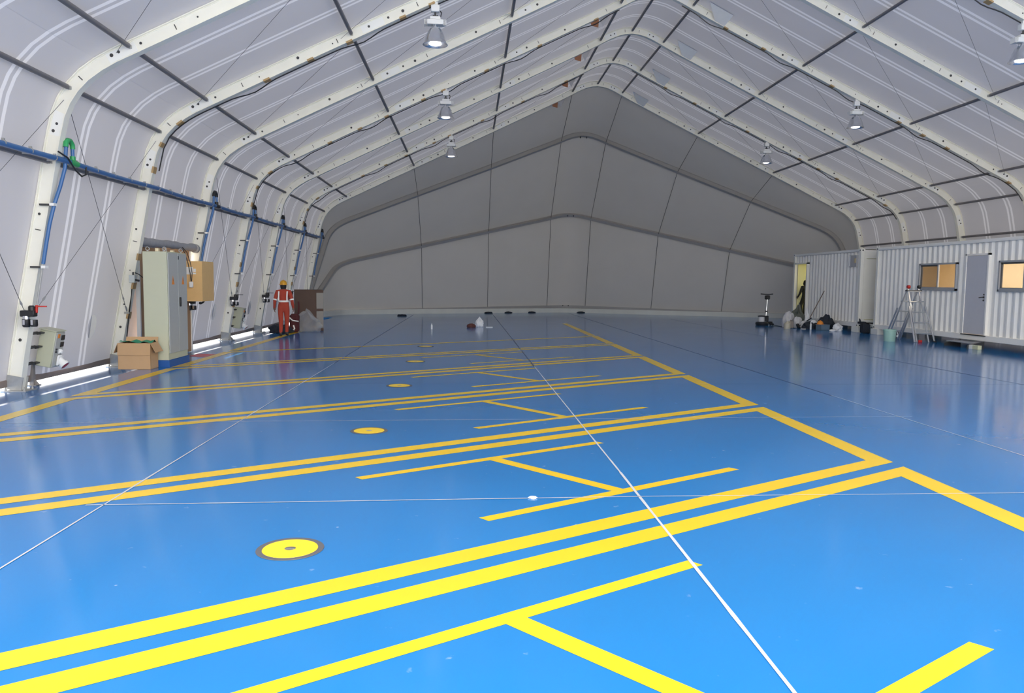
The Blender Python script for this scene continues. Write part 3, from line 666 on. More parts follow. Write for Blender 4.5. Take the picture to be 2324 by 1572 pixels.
# carton hanging on the wall behind it
e = empty('hanging_carton', (-6.93, 19.52, 1.18), 'tan carton with white paper labels fixed high on the wall behind the cabinet', 'carton')
m = MB(); m.box(0, .385, 0, .86, 0, .985, bev=.003); m.build('carton_body', CARDI, e)
m = MB(); m.box(.005, .165, -.006, 0, .66, .84); m.box(.175, .235, -.006, 0, .72, .80); m.box(.165, .235, -.006, 0, .665, .70); m.build('paper_label', mat('white paper', (.85, .85, .83), .6), e, smooth=False)
m = MB(); m.tube([(.30, .12, -.05), (.36, .12, -.02), (.36, .16, 0.0)], .022, 8); m.tube([(.26, .12, -.04), (.31, .12, -.05)], .03, 8); m.build('cable_gland', BLACK, e)
e = empty('pendant_switch', (-6.78, 19.42, 1.52), 'white pendant push-button switch hanging on black cords in front of the carton', 'switch')
m = MB(); m.box(-.045, .045, -.03, .03, 0, .145, bev=.012); m.build('switch_body', WHITEP, e)
m = MB(); m.tube([(0, 0, .14), (-.02, 0, .35), (-.06, -.02, .6), (-.11, -.08, .85), (-.16, -.2, .97), (-.2, -.45, .985)], .010, 6); m.tube([(0.01, 0, .14), (.03, 0, .35), (0, -.02, .6), (-.06, -.07, .85), (-.13, -.2, .98), (-.2, -.45, .99)], .009, 6); m.build('cord', BLACK, e)
e = empty('junction_box', (-7.03, YA(2) - .05, 1.70), 'small grey junction box with black plugs on the leg beside the cabinet', 'junction box')
m = MB(); m.box(-.06, .06, -.06, .03, -.06, .10, bev=.008); m.build('box_body', mat('pale grey plastic', (.6, .65, .66), .5), e)
m = MB(); m.tube([(.06, -.02, .0), (.14, -.02, -.02)], .022, 8); m.tube([(.02, -.02, .1), (.02, -.02, .16)], .022, 8); m.tube([(.03, -.02, .16), (.12, 0, .12), (.2, .1, .02)], .010, 6); m.tube([(0, -.02, -.06), (-.12, 0, -.9), (-.2, 0, -1.6)], .012, 6); m.build('plug', BLACK, e)

# open carton in front of the cabinet
e = empty('open_carton', (-6.37, 15.29, 0.0), 'open brown cardboard box with green sheet inside, standing before the tall cabinet', 'carton', rz=math.radians(2))
m = MB(); t = .006; w, d, h = .30, .20, .50
m.box(-w, w, -d, -d + t, 0, h); m.box(-w, w, d - t, d, 0, h); m.box(-w, -w + t, -d, d, 0, h); m.box(w - t, w, -d, d, 0, h); m.box(-w, w, -d, d, 0, t); m.build('box_body', CARD, e, smooth=False)
def flap(p, ax, ang, L_, W_, nm):
    M_ = Matrix.Translation(p) @ Matrix.Rotation(ax, 4, 'Z') @ Matrix.Rotation(ang, 4, 'Y'); mm = MB(); mm.box(0, L_, -W_, W_, -.003, .003, M_); return mm.build(nm, CARD, e, smooth=False)
flap((w, 0, h), 0, math.radians(62), .20, d, 'flap'); flap((-w, 0, h), math.pi, math.radians(68), .20, d, 'flap')
flap((0, -d, h + .003), -math.pi / 2, math.radians(86), .23, w, 'flap'); flap((0, d, h), math.pi / 2, math.radians(-70), .10, w, 'flap')
m = MB(); bmx = [(x, y) for x in range(7) for y in range(5)]; m.add([(-w + .02 + (2 * w - .04) * x / 6, -d + .02 + (2 * d - .04) * y / 4, h + .02 + random.uniform(-.03, .03)) for x, y in bmx], [(x * 5 + y, (x + 1) * 5 + y, (x + 1) * 5 + y + 1, x * 5 + y + 1) for x in range(6) for y in range(4)])
sh = m.build('green_sheet', mat('green tarp', (.02, .30, .16), .5), None); sh.parent = None; sh.location = (-6.37, 15.29, 0); tag(sh, 'crumpled green plastic sheet filling the top of the open carton', 'sheet')

# ------------------------------------------------------------------ containers
PITCH = .2735
def corr_wall(mb, xf, y0, y1, z0, z1, ph=0.0, depth=.048):
    """trapezoid-corrugated sheet facing -x between y0..y1"""
    ys = set([y0, y1]); k0 = math.floor((y0 - ph) / PITCH) - 1
    pr = []
    def fx(y):
        t = ((y - ph) / PITCH) % 1.0
        if t < .24: return 0
        if t < .5: return (t - .24) / .26
        if t < .74: return 1
        return 1 - (t - .74) / .26
    for k in range(k0, k0 + int((y1 - y0) / PITCH) + 4):
        for t in (0, .24, .5, .74):
            y = ph + (k + t) * PITCH
            if y0 < y < y1: ys.add(y)
    ys = sorted(ys); vs = []
    for y in ys: vs += [(xf + fx(y) * depth, y, z0), (xf + fx(y) * depth, y, z1)]
    mb.add(vs, [(2 * k, 2 * k + 1, 2 * k + 3, 2 * k + 2) for k in range(len(ys) - 1)])
def casting(mb, x0, y0, z0, sy): mb.box(x0, x0 + .16, y0, y0 + .17, z0, z0 + .12, bev=.006)
def make_container(name, X, ya, yb, label, opens, lining, M_wall, end=True, depth=2.40, ZB=.21, ZT=3.15):
    """opens: list of (kind, y0, y1, z0, z1) in the long wall facing the hall"""
    e = empty(name, (X, ya, 0), label, 'container')
    L_ = yb - ya; w = MB(); F = .045
    zs0, zs1 = ZB + .16, ZT - .11; cur = .12
    for (k, a, b, z0, z1) in sorted(opens, key=lambda q: q[1]):
        corr_wall(w, F, cur, a, zs0, zs1)
        if z0 > zs0 + .03: corr_wall(w, F, a, b, zs0, z0)
        if z1 < zs1 - .03: corr_wall(w, F, a, b, z1, zs1)
        cur = b
    corr_wall(w, F, cur, L_ - .12, zs0, zs1); w.build('side_wall', M_wall, e, smooth=False)
    m = MB(); m.box(.0, .07, .1, L_ - .1, ZT - .11, ZT - .015, bev=.008); m.box(depth - .07, depth, .1, L_ - .1, ZT - .11, ZT - .015); m.build('top_rail', M_wall, e, smooth=False)
    m = MB(); m.box(.0, .09, .1, L_ - .1, ZB, ZB + .16, bev=.006); m.box(depth - .07, depth, .1, L_ - .1, ZB, ZB + .16); m.build('bottom_rail', M_wall, e, smooth=False)
    for (xx, yy) in ((0, 0), (0, L_ - .14), (depth - .14, 0), (depth - .14, L_ - .14)):
        m = MB(); m.box(xx, xx + .14, yy, yy + .14, ZB + .1, ZT - .1, bev=.012); m.build('corner_post', CONTP, e, smooth=False)
        for zz in (ZB, ZT - .12):
            m = MB(); m.box(xx - .006, xx + .16 - .006, yy - .006, yy + .154, zz, zz + .12, bev=.008); c = m.build('corner_casting', CONTP, e, smooth=False)
            m = MB(); m.box(xx + .04, xx + .09, yy - .009, yy - .005, zz + .035, zz + .085); m.box(xx - .009, xx - .005, yy + .04, yy + .10, zz + .04, zz + .08); m.build('casting_hole', BLACK, c, smooth=False)
    m = MB(); m.box(.06, depth, .02, L_ - .02, ZT - .05, ZT - .02); m.box(.06, depth, .02, L_ - .02, ZB + .12, ZB + .17); m.box(depth - .06, depth - .04, .02, L_ - .02, ZB + .1, ZT - .05); m.box(.10, depth, L_ - .05, L_ - .03, ZB + .1, ZT - .05); m.build('shell', M_wall, e, smooth=False)
    # end facing the camera: recessed frame and panel
    m = MB(); m.box(.14, depth - .14, .02, .08, ZT - .36, ZT - .01); m.box(.14, .24, .03, .09, ZB + .1, ZT - .3); m.box(depth - .24, depth - .14, .03, .09, ZB + .1, ZT - .3); m.box(.14, depth - .14, .02, .08, ZB, ZB + .26); m.build('end_frame', CONTP, e, smooth=False)
    m = MB(); m.box(.24, depth - .24, .07, .10, ZB + .28, ZT - .38, bev=.006); m.build('end_panel', CONTP, e, smooth=False)
    # lining
    lb = MB(); x0, x1, y0, y1, z0, z1 = .09, depth - .08, .14, L_ - .08, ZB + .18, ZT - .13
    lb.add([(x0, y0, z0), (x1, y0, z0), (x1, y1, z0), (x0, y1, z0), (x0, y0, z1), (x1, y0, z1), (x1, y1, z1), (x0, y1, z1)], [(0, 1, 2, 3), (4, 7, 6, 5), (1, 5, 6, 2), (0, 4, 5, 1), (2, 6, 7, 3)])
    lb.build('lining', lining, e, smooth=False)
    return e
# long office container
CX_, CY0, CY1 = 14.76, 15.36, 27.55
L2 = lambda y: y - CY0
site = make_container('office_container', CX_, CY0, CY1, 'long white corrugated office container with two windows and a grey door',
                      [('w', L2(22.84), L2(24.80), 1.64, 2.50), ('d', L2(21.36), L2(22.42), .37, 2.73), ('w', L2(19.00), L2(20.96), 1.64, 2.50)], TANI, CONT)
for k, (a, b) in enumerate(((22.84, 24.80), (19.00, 20.96))):
    y0, y1 = L2(a), L2(b); fr = MB()
    for (p, q, r, s) in ((y0, y1, 2.45, 2.50), (y0, y1, 1.64, 1.70), (y0, y0 + .05, 1.64, 2.5), (y1 - .05, y1, 1.64, 2.5)): fr.box(-.012, .10, p, q, r, s)
    mid = (y0 + y1) / 2
    fr.box(.02, .06, mid - .03, mid + .03, 1.68, 2.47)
    fr.box(.005, .03, y0 + .05, y1 - .05, 1.685, 1.74); 
    fr = fr.build('window_frame', ALUF, site, smooth=False)
    m = MB(); m.box(.040, .046, mid + .03, y1 - .06, 1.74, 2.44); m.build('window_pane', SCREEN if k == 0 else GLASS, fr, smooth=False)
    m = MB(); m.box(.030, .036, y0 + .06, mid - .03, 1.72, 2.44); m.build('window_pane', GLASS, fr, smooth=False)
    m = MB()
    for (p, q, r, s) in ((mid + .03, y1 - .05, 2.40, 2.45), (mid + .03, y1 - .05, 1.70, 1.75), (y1 - .1, y1 - .05, 1.7, 2.45)): m.box(.03, .06, p, q, r, s)
    m.build('sash', mat('dark sash', (.12, .11, .10), .5), fr, smooth=False)
y0, y1 = L2(21.36), L2(22.42)
m = MB(); m.box(-.02, .09, y0, y0 + .06, .35, 2.73); m.box(-.02, .09, y1 - .05, y1, .35, 2.73); m.box(-.02, .09, y0, y1, 2.68, 2.73); m.build('door_frame', CONT, site, smooth=False)
d = MB(); d.box(.0, .04, y0 + .065, y1 - .055, .39, 2.675, bev=.004); d = d.build('door', DOORG, site, smooth=False)
h = MB(); h.tube([(0, y0 + .16, 1.47), (-.05, y0 + .16, 1.47), (-.055, y0 + .29, 1.455)], .013, 8); h.lathe([(.03, 0), (.03, .012)], 14, Matrix.Translation((0.0, y0 + .16, 1.47)) @ Matrix.Rotation(-math.pi / 2, 4, 'Y')); h.lathe([(.028, 0), (.028, .012)], 14, Matrix.Translation((0.0, y0 + .16, 1.38)) @ Matrix.Rotation(-math.pi / 2, 4, 'Y')); h.lathe([(.024, 0), (.024, .012)], 14, Matrix.Translation((0.0, y0 + .155, 1.545)) @ Matrix.Rotation(-math.pi / 2, 4, 'Y')); h.build('handle', mat('dark brass', (.10, .09, .08), .4, .6), d)
h = MB()
for z in (2.35, 1.55, .72): h.tube([(-.012, y1 - .055, z), (-.012, y1 - .055, z + .15)], .014, 8)
h.build('hinge', WHITEP, d)
m = MB(); m.box(-.03, .10, y0 - .02, y1 + .02, .345, .375); m.build('door_sill', DARK, site, smooth=False)
m = MB(); m.box(1.2, 1.24, L2(20.2), L2(20.9), 2.30, 2.42); m.box(1.1, 1.3, L2(20.3), L2(20.8), 2.33, 2.40); m.build('wall_unit', mat('tan unit', (.45, .32, .18), .7), site, smooth=False)
al = bpy.data.lights.new('ceiling_tube_office', 'AREA'); ao = bpy.data.objects.new('ceiling_tube_office', al); COL.objects.link(ao); al.energy = 50; al.size = .3; al.shape = 'RECTANGLE'; al.size_y = 8; al.color = (1, .95, .84); ao.location = (CX_ + 1.2, 21.6, 2.98)
# rear container with the open door
RX, RY0, RY1 = 14.68, 28.50, 34.56
L3 = lambda y: y - RY0
rear = make_container('rear_container', RX, RY0, RY1, 'shorter white container at the gable end with an open doorway', [('d', L3(33.08), L3(34.40), .38, 2.73), ('v', L3(28.80), L3(29.38), 2.48, 2.92)], YELI, mat('grey white container paint', (.84, .82, .77), .5, noise=.05, nscale=2))
y0, y1 = L3(33.08), L3(34.40)
m = MB(); m.box(-.03, .10, y0, y0 + .07, .30, 2.74); m.box(-.03, .10, y1 - .07, y1, .30, 2.74); m.box(-.03, .10, y0, y1, 2.68, 2.74); m.box(-.03, .1, y0, y1, .33, .385); m.build('door_frame', CONTP, rear, smooth=False)
d = MB(); d.box(.10, .14, y1 - .10, y1 - .06, .40, 2.66); d.box(.10, .75, y1 - .11, y1 - .07, .40, 2.66, bev=.004); d.build('door', YELI, rear, smooth=False)
m = MB(); m.box(-.012, .05, L3(28.80), L3(29.38), 2.48, 2.92, bev=.006); v = m.build('vent_housing', mat('grey vent', (.42, .42, .43), .5), rear, smooth=False)
m = MB(); m.box(-.03, -.012, L3(28.84), L3(28.96), 2.62, 2.80); m.build('tan_tag', mat('tan tag', (.6, .5, .3), .6), v, smooth=False)
m = MB(); m.box(-.03, -.012, L3(29.30), L3(29.36), 2.5, 2.9); m.build('white_flange', WHITEP, v, smooth=False)
al = bpy.data.lights.new('ceiling_tube_rear', 'AREA'); ao = bpy.data.objects.new('ceiling_tube_rear', al); COL.objects.link(ao); al.energy = 14; al.size = .3; al.shape = 'RECTANGLE'; al.size_y = 3; al.color = (1, .97, .74); ao.location = (RX + 1.3, 32.4, 2.98)
# support blocks under the corners
for k, (x0, x1, y0, y1, lab) in enumerate([(14.70, 15.15, 27.12, 27.58, 'white block under the far corner of the long office container'), (14.66, 15.1, 28.48, 28.95, 'white block under the camera-side corner of the rear container'), (16.7, 17.1, 27.1, 27.5, 'white block under the inner far corner of the office container'), (16.6, 17.0, 28.5, 28.9, 'white block under the inner corner of the rear container'), (14.8, 15.2, 33.9, 34.4, 'white block under the gable corner of the rear container'), (14.8, 15.2, 15.4, 15.9, 'white block under the camera-side corner of the office container'), (16.6, 17.0, 33.9, 34.4, 'white block under the rear container against the gable corner'), (16.7, 17.1, 15.4, 15.9, 'white block under the office container at its hidden camera-side corner')]):
    m = MB(); m.box(x0, x1, y0, y1, 0, .21, bev=.01); tag(m.build('support_block', CONTP, smooth=False), lab, 'block', 'blocks under the containers')
# door step
e = empty('door_step', (14.74, 21.9, 0), 'dark steel step with sloped brackets below the grey container door', 'step')
m = MB(); m.box(-.46, .0, -.52, .50, .145, .165); m.build('tread', mat('grey tread plate', (.45, .45, .46), .5, .4), e, smooth=False)
for yy in (-.56, .50):
    m = MB(); m.prism([(0, .20), (-.50, .10), (-.50, .0), (0, .0)], yy, yy + .04, Matrix(((1, 0, 0, 0), (0, 0, 1, 0), (0, 1, 0, 0), (0, 0, 0, 1)))); m.build('side_bracket', DARK, e, smooth=False)
e = empty('kick_block', (14.33, 21.16, 0), 'two-tone white and yellow block on the floor before the container door', 'block')
m = MB(); m.box(-.06, .06, -.23, -.0, 0, .12, bev=.006); m.build('yellow_half', mat('pale yellow paint', (.62, .62, .40), .6), e); m = MB(); m.box(-.06, .06, .0, .17, 0, .12, bev=.006); m.build('white_half', CONTP, e)
e = empty('cable_reel', (14.72, 28.05, 0), 'dark bag with handles standing between the two containers', 'bag')
m = MB(); m.box(-.12, .14, -.16, .16, 0, .36, bev=.04); m.build('bag_body', NAVY, e); m = MB(); m.tube([(-.1, .1, .35), (-.1, .17, .48), (-.08, .25, .52), (-.05, .3, .42)], .02, 8); m.box(-.13, .1, .1, .3, .34, .42); m.build('bag_flap', NAVY, e)

# ------------------------------------------------------------------ ladder, bucket, polisher
e = empty('folding_ladder', (14.33, 23.66, 0), 'aluminium folding ladder with red caps standing in front of the container window', 'ladder')
APX = Vector((-.06, .66, 1.70))
def rail(x0, x1, y0, foot, r, nm, z1=1.70, t0=0.0, t1=1.0):
    a = Vector((x0, y0, foot)); b = Vector((x1, APX.y, z1)); p, q = a.lerp(b, t0), a.lerp(b, t1)
    m = MB(); dr = (q - p).normalized(); M_ = dr.to_track_quat('Z', 'Y').to_matrix().to_4x4(); M_.translation = p; m.box(-r, r, -r * .6, r * .6, 0, (q - p).length, M_, bev=.004); return m.build(nm, LADR, e, smooth=False)
rail(-.20, -.20, .0, 0, .022, 'inner_rail'); rail(.19, .15, .0, 0, .022, 'inner_rail')
rail(-.30, -.24, -.05, 0, .026, 'outer_rail', t1=.66); rail(.36, .22, -.05, 0, .026, 'outer_rail', t1=.66)
rail(-.26, -.20, 1.62, 0, .024, 'rear_rail'); rail(.10, .16, 1.62, 0, .024, 'rear_rail'); rail(-.34, -.26, 1.66, 0, .026, 'rear_outer_rail', t1=.62); rail(.2, .22, 1.66, 0, .026, 'rear_outer_rail', t1=.62)
for k in range(5):
    z = .28 + k * .33; t = z / 1.7; y = APX.y * t; wl = -.29 + .06 * t; wr = .34 - .14 * t
    m = MB(); m.tube([(wl, y - .02, z), (wr, y - .02, z)], .019, 8); m.build('rung', LADR, e)
    y = 1.62 + (APX.y - 1.62) * t; m = MB(); m.tube([(-.3 + .06 * t, y + .02, z), (.14 + .06 * t, y + .02, z)], .019, 8); m.build('rear_rung', LADR, e)
m = MB(); m.box(-.26, .24, APX.y - .05, APX.y + .05, 1.60, 1.64); m.build('hinge_bar', DARK, e, smooth=False)
for xx, c in ((-.18, RED), (.17, DARK)):
    m = MB(); m.lathe([(.055, -.04), (.06, 0), (.055, .04)], 16, Matrix.Translation((xx, APX.y, 1.74)) @ Matrix.Rotation(math.pi / 2, 4, 'Y')); m.build('red_hinge_lock' if c == RED else 'hinge_lock', c, e)
m = MB(); m.box(-.17, -.05, -.05, 0.0, 0, .07, bev=.01); m.build('red_foot', RED, e); m = MB(); m.box(.32, .40, -.09, 0, 0, .05, bev=.01); m.box(-.34, -.27, 1.60, 1.70, 0, .05); m.build('rubber_foot', BLACK, e)
e = empty('bucket', (13.46, 24.06, 0), 'mint green plastic bucket standing beside the ladder', 'bucket')
m = MB(); m.lathe([(0, .0), (.165, .0), (.17, .01), (.19, .34), (.20, .345), (.20, .375), (.19, .375), (.185, .34), (.16, .02), (0, .015)], 28); m.build('pail', PAIL, e)
m = MB(); m.tube([(.2, -.02, .33), (.23, -.06, .25), (.21, -.12, .18), (.16, -.16, .15)], .008, 6); m.box(.185, .235, -.08, -.03, .14, .20); m.build('handle', WHITEP, e)
e = empty('floor_polisher', (12.80, 32.95, 0), 'black floor polisher with upright silver handle standing near the gable kerb', 'polisher')
m = MB(); m.lathe([(0, .0), (.25, .0), (.27, .03), (.28, .10), (.24, .15), (.0, .17)], 28, Matrix.Translation((-.10, 0, .0))); m.box(.1, .34, -.1, .1, .05, .17, bev=.02); m.build('brush_deck', BLACK, e)
m = MB(); m.lathe([(.13, .16), (.135, .38), (.12, .40)], 20, Matrix.Translation((-.12, 0, 0))); m.build('motor', mat('grey white motor', (.6, .6, .62), .45), e)
m = MB(); m.lathe([(.16, .38), (.165, .41), (.1, .43), (0, .43)], 20, Matrix.Translation((-.12, 0, 0))); m.box(-.02, .16, -.09, .09, .18, .42, bev=.02); m.build('motor_cap', BLACK, e)
m = MB(); m.tube([(.06, 0, .2), (.10, 0, 1.16)], .024, 10); m.build('handle_tube', CHROME, e)
m = MB(); m.box(.035, .125, -.03, .03, .58, .64); m.box(.0, .20, -.08, .08, 1.12, 1.30, bev=.03); m.tube([(-.20, 0, 1.36), (.0, 0, 1.345), (.2, 0, 1.345), (.34, 0, 1.36)], .022, 8); m.build('handle_grip', BLACK, e)
m = MB()
for yy in (-.12, .12): m.lathe([(.05, -.02), (.05, .02)], 16, Matrix.Translation((.33, yy, .052)) @ Matrix.Rotation(math.pi / 2, 4, 'X'))
m.build('wheel', BLACK, e)
wire('polisher_cord', [(13.12, 32.9, .03), (13.2, 32.3, .012), (13.1, 31.7, .012), (13.2, 31.2, .012), (13.3, 31.0, .012), (13.35, 30.95, .02)], 'black power cord trailing from the floor polisher towards the pile', None, .014, BLACK, 'cord')

# ------------------------------------------------------------------ soft lumps: bags, sacks, clothes
def lump(name, loc, size, m, label, cat, seed, tie=0.0, rough=.28, flatb=.0, group=None, rz=0.0):
    """crumpled bag: folded, flat-bottomed, with an optional gathered neck"""
    rnd = random.Random(seed); bm = bmesh.new(); bmesh.ops.create_icosphere(bm, subdivisions=4, radius=1.0)
    dirs = [(Vector((rnd.uniform(-1, 1), rnd.uniform(-1, 1), rnd.uniform(-1, 1))).normalized(), rnd.uniform(2.5, 7), rnd.uniform(0, 6)) for _ in range(9)]
    for v in bm.verts:
        p = v.co.copy(); k = 1.0
        for d, fq, ph in dirs: k += rough * .16 * abs(math.sin(p.dot(d) * fq + ph)) - rough * .05
        a = math.atan2(p.y, p.x)
        if tie > 0 and p.z > .45:
            t = min(1, (p.z - .45) / .5); k2 = (1 - t * .85) * (1 + .18 * math.sin(a * 7 + seed)); p.x *= k2; p.y *= k2; p.z += tie * t
        p *= k
        if p.z < -.55: p.z = -.55 - (p.z + .55) * .04; 
        v.co = Vector((p.x * size[0], p.y * size[1], (p.z + .56) / 1.56 * size[2]))
    me = bpy.data.meshes.new(name); bm.to_mesh(me); bm.free(); me.materials.append(m); me.polygons.foreach_set('use_smooth', [True] * len(me.polygons)); me.set_sharp_from_angle(angle=math.radians(50))
    o = bpy.data.objects.new(name, me); COL.objects.link(o); o.location = loc; o.rotation_euler = (0, 0, rz); return tag(o, label, cat, group)
lump('filled_sack', (13.28, 31.55, 0), (.215, .19, .58), SACK, 'large grey-white filled sack at the polisher end of the pile', 'sack', 3, rough=.5)
lump('filled_sack', (13.46, 31.05, 0), (.15, .14, .40), SACK, 'small grey-white sack standing just before the large sack', 'sack', 5, rough=.6)
lump('filled_sack', (13.66, 30.85, 0), (.19, .15, .27), SACK, 'low crumpled grey sack beside the dark stick', 'sack', 6, rough=.6)
lump('olive_sheet', (13.86, 31.95, 0), (.20, .17, .66), OLIVE, 'dark olive sheet heaped behind the white sack below the open doorway', 'sheet', 8, tie=.12, rough=.9)
lump('white_bag', (14.16, 31.8, 0), (.09, .08, .62), WBAG, 'small white plastic bag wedged below the open doorway', 'bag', 9, tie=.3, rough=.6)
lump('black_bag', (13.74, 30.42, 0), (.25, .17, .27), NAVY, 'black bag on the floor with a white bottle before it', 'bag', 12, rough=.7)
lump('white_cloth', (13.82, 30.40, .24), (.10, .10, .10), WBAG, 'white cloth lying on top of the black bag', 'cloth', 13, rough=.8)
lump('dark_jacket', (14.30, 30.30, 0), (.22, .20, .44), NAVY, 'dark jacket heaped against the rear container beyond the grey blue crate', 'jacket', 14, rough=.9)
lump('white_bag', (14.34, 29.40, 0), (.13, .13, .24), WBAG, 'crumpled white bag at the office-container end of the pile', 'bag', 15, tie=.15, rough=.8)
lump('white_cloth', (14.06, 29.15, 0), (.12, .08, .06), WBAG, 'flat white rag on the floor before the crumpled white bag', 'cloth', 16, rough=.8)
e = empty('white_bottle', (13.62, 30.17, 0), 'white plastic bottle standing before the black bag', 'bottle')
m = MB(); m.lathe([(0, 0), (.035, 0), (.037, .2), (.02, .24), (.016, .26)], 16); m.build('bottle_body', WHITEP, e); m = MB(); m.lathe([(.019, .26), (.019, .29), (0, .29)], 12); m.build('cap', WHITEP, e)
e = empty('jug', (12.80, 30.5, 0), 'pale yellowish jug at the polisher end of the pile', 'jug')
m = MB(); m.lathe([(0, 0), (.12, 0), (.13, .03), (.125, .20), (.07, .26), (.03, .28), (.03, .31), (0, .31)], 20); m.build('jug_body', JUG, e); m = MB(); m.tube([(.03, 0, .29), (.10, 0, .29), (.13, 0, .16)], .012, 8); m.build('handle', JUG, e)
e = empty('jug', (13.07, 30.8, 0), 'brownish jug second from the polisher end of the pile', 'jug')
m = MB(); m.box(-.10, .10, -.07, .07, 0, .30, bev=.03); m.lathe([(.03, .29), (.03, .35), (0, .35)], 12); m.build('jug_body', mat('brown grey plastic', (.28, .24, .21), .6), e); m = MB(); m.tube([(.03, 0, .30), (.08, 0, .36), (.1, 0, .28)], .012, 8); m.build('handle', DARK, e)
e = empty('storage_crate', (13.96, 29.85, 0), 'grey blue plastic crate with clothes around it', 'crate', rz=math.radians(12))
m = MB(); m.box(-.2, .2, -.16, -.148, 0, .20); m.box(-.2, .2, .148, .16, 0, .20); m.box(-.2, -.188, -.16, .16, 0, .20); m.box(.188, .2, -.16, .16, 0, .20); m.box(-.2, .2, -.16, .16, 0, .012); m.build('crate_shell', TOTE, e, smooth=False)
m = MB(); m.box(-.215, .215, -.175, .175, .20, .222, bev=.006); m.build('lid', TOTE, e)
def hat(e, m_, r=.13):
    m = MB(); m.lathe([(r + .03, 0), (r + .032, .008), (r, .012), (r * .97, .05), (r * .80, .10), (r * .45, .135), (0, .145)], 24); m.build('shell', m_, e)
    m = MB(); m.tube([(r * math.cos(a) * .0, r * math.cos(a), .015 + .138 * math.sin(a)) for a in [math.pi * k / 12 for k in range(13)]], .013, 8); m.build('crest', m_, e)
e = empty('safety_helmet', (13.86, 29.87, .224), 'orange safety helmet lying on the grey blue crate', 'helmet'); hat(e, mat('orange helmet', (.80, .28, .03), .4), .12)
def stick(name, a, b, r, m, lab, cat):
    mb = MB(); mb.tube([a, b], r, 8); e = empty(name, (0, 0, 0), lab, cat); mb.build('pole', m, e)
    A, B = Vector(a), Vector(b); d = (A - B).normalized(); mb = MB(); M_ = d.to_track_quat('Z', 'Y').to_matrix().to_4x4(); M_.translation = A - d * .1; mb.box(-.05, .05, -.12, .12, 0, .09, M_, bev=.01); mb.build('head', BLACK, e); return e
stick('mop', (14.25, 32.0, .10), (14.66, 31.35, 1.53), .016, WOODS, 'mop leaning with its wooden pole against the rear container', 'mop')
stick('floor_squeegee', (13.30, 30.70, .06), (13.98, 30.95, .42), .024, BLACK, 'black-handled floor squeegee lying slanted over the sacks', 'squeegee')
m = MB(); m.box(13.28, 13.52, 30.30, 30.36, .0, .025, bev=.006); tag(m.build('wood_batten', mat('pale batten', (.55, .5, .45), .7)), 'pale thin batten lying on the floor before the pile', 'batten')

# ------------------------------------------------------------------ crate, clear bag, small things on the far floor
e = empty('brown_crate', (-5.43, 26.78, 0), 'big dark brown packing crate standing by the wall beyond the worker', 'crate', rz=math.radians(14))
m = MB(); m.box(-.47, .47, 0, .9, 0.0, 1.40, bev=.008); m.build('crate_body', CARDD, e)
for z in (.02, .68, 1.30): m = MB(); m.box(-.475, .475, -.012, 0, z, z + .08); m.build('batten', CARDD, e, smooth=False)
m = MB(); m.box(.24, .47, -.008, .0, .1, 1.3); m.build('side_sheet', mat('grey brown film', (.10, .085, .075), .3), e, smooth=False)
lump('clear_plastic_bag', (-5.42, 26.25, 0), (.33, .22, .50), FILM, 'clear plastic bag bunched up in front of the dark brown crate', 'bag', 21, tie=.25, rough=.9)
e = empty('tool_bag', (-5.76, 26.0, 0), 'dark maroon bag with white straps between the worker and the crate', 'bag')
m = MB(); m.box(-.14, .16, -.14, .14, 0, .62, bev=.07); m.build('bag_body', MAROON, e)
m = MB(); m.tube([(-.15, -.15, .52), (-.02, -.16, .40), (.17, -.15, .37)], .022, 8); m.tube([(-.02, -.15, .05), (.04, -.16, .14), (.0, -.15, .24)], .025, 8); m.build('strap', REFL, e)
m = MB(); m.tube([(.13, 0, .60), (.15, 0, .85), (.14, 0, 1.02)], .03, 8); m.build('carry_strap', MAROON, e)
lump('black_bundle', (-6.12, 25.6, 0), (.26, .2, .22), NAVY, 'low black bundle on the floor beside the bright gap under the wall', 'bundle', 24, rough=.8)
lump('white_bag', (.42, 30.1, 0), (.13, .10, .28), WBAG, 'upright white carrier bag alone on the far floor', 'bag', 30, tie=.35, rough=.5)
lump('brown_lump', (.10, 29.6, 0), (.13, .10, .13), mat('dark red brown', (.12, .04, .03), .8), 'small red-brown bundle beside the upright white carrier bag', 'bundle', 31, rough=.6)
m = MB(); m.box(.66, .92, 29.62, 29.74, 0, .025, bev=.004); tag(m.build('white_tray', WHITEP), 'flat white tray on the far floor beside the carrier bag', 'tray')
e = empty('water_bottle', (-1.34, 28.25, 0), 'white bottle standing alone on the far floor', 'bottle'); m = MB(); m.lathe([(0, 0), (.034, 0), (.034, .14), (.016, .17), (.016, .19)], 14); m.build('bottle_body', WHITEP, e); m = MB(); m.lathe([(.018, .185), (.018, .205), (0, .205)], 10); m.build('cap', WHITEP, e)
lump('sealant_lump', (.53, 6.16, 0), (.027, .018, .014), WBAG, 'small whitish lump lying on the white cross joint', 'lump', 33, rough=.7)
for k, (x, y) in enumerate(((-3.3, 39.0), (1.1, 43.4), (2.2, 44.0), (3.6, 44.6), (6.5, 45.1))):
    lump('dark_rag', (x, y - .35, 0), (.16, .09, .07), NAVY, 'small dark rag by the gable kerb, %s from the cabinet-side corner' % ORD[k], 'rag', 40 + k, rough=.8, group='dark rags along the gable kerb')

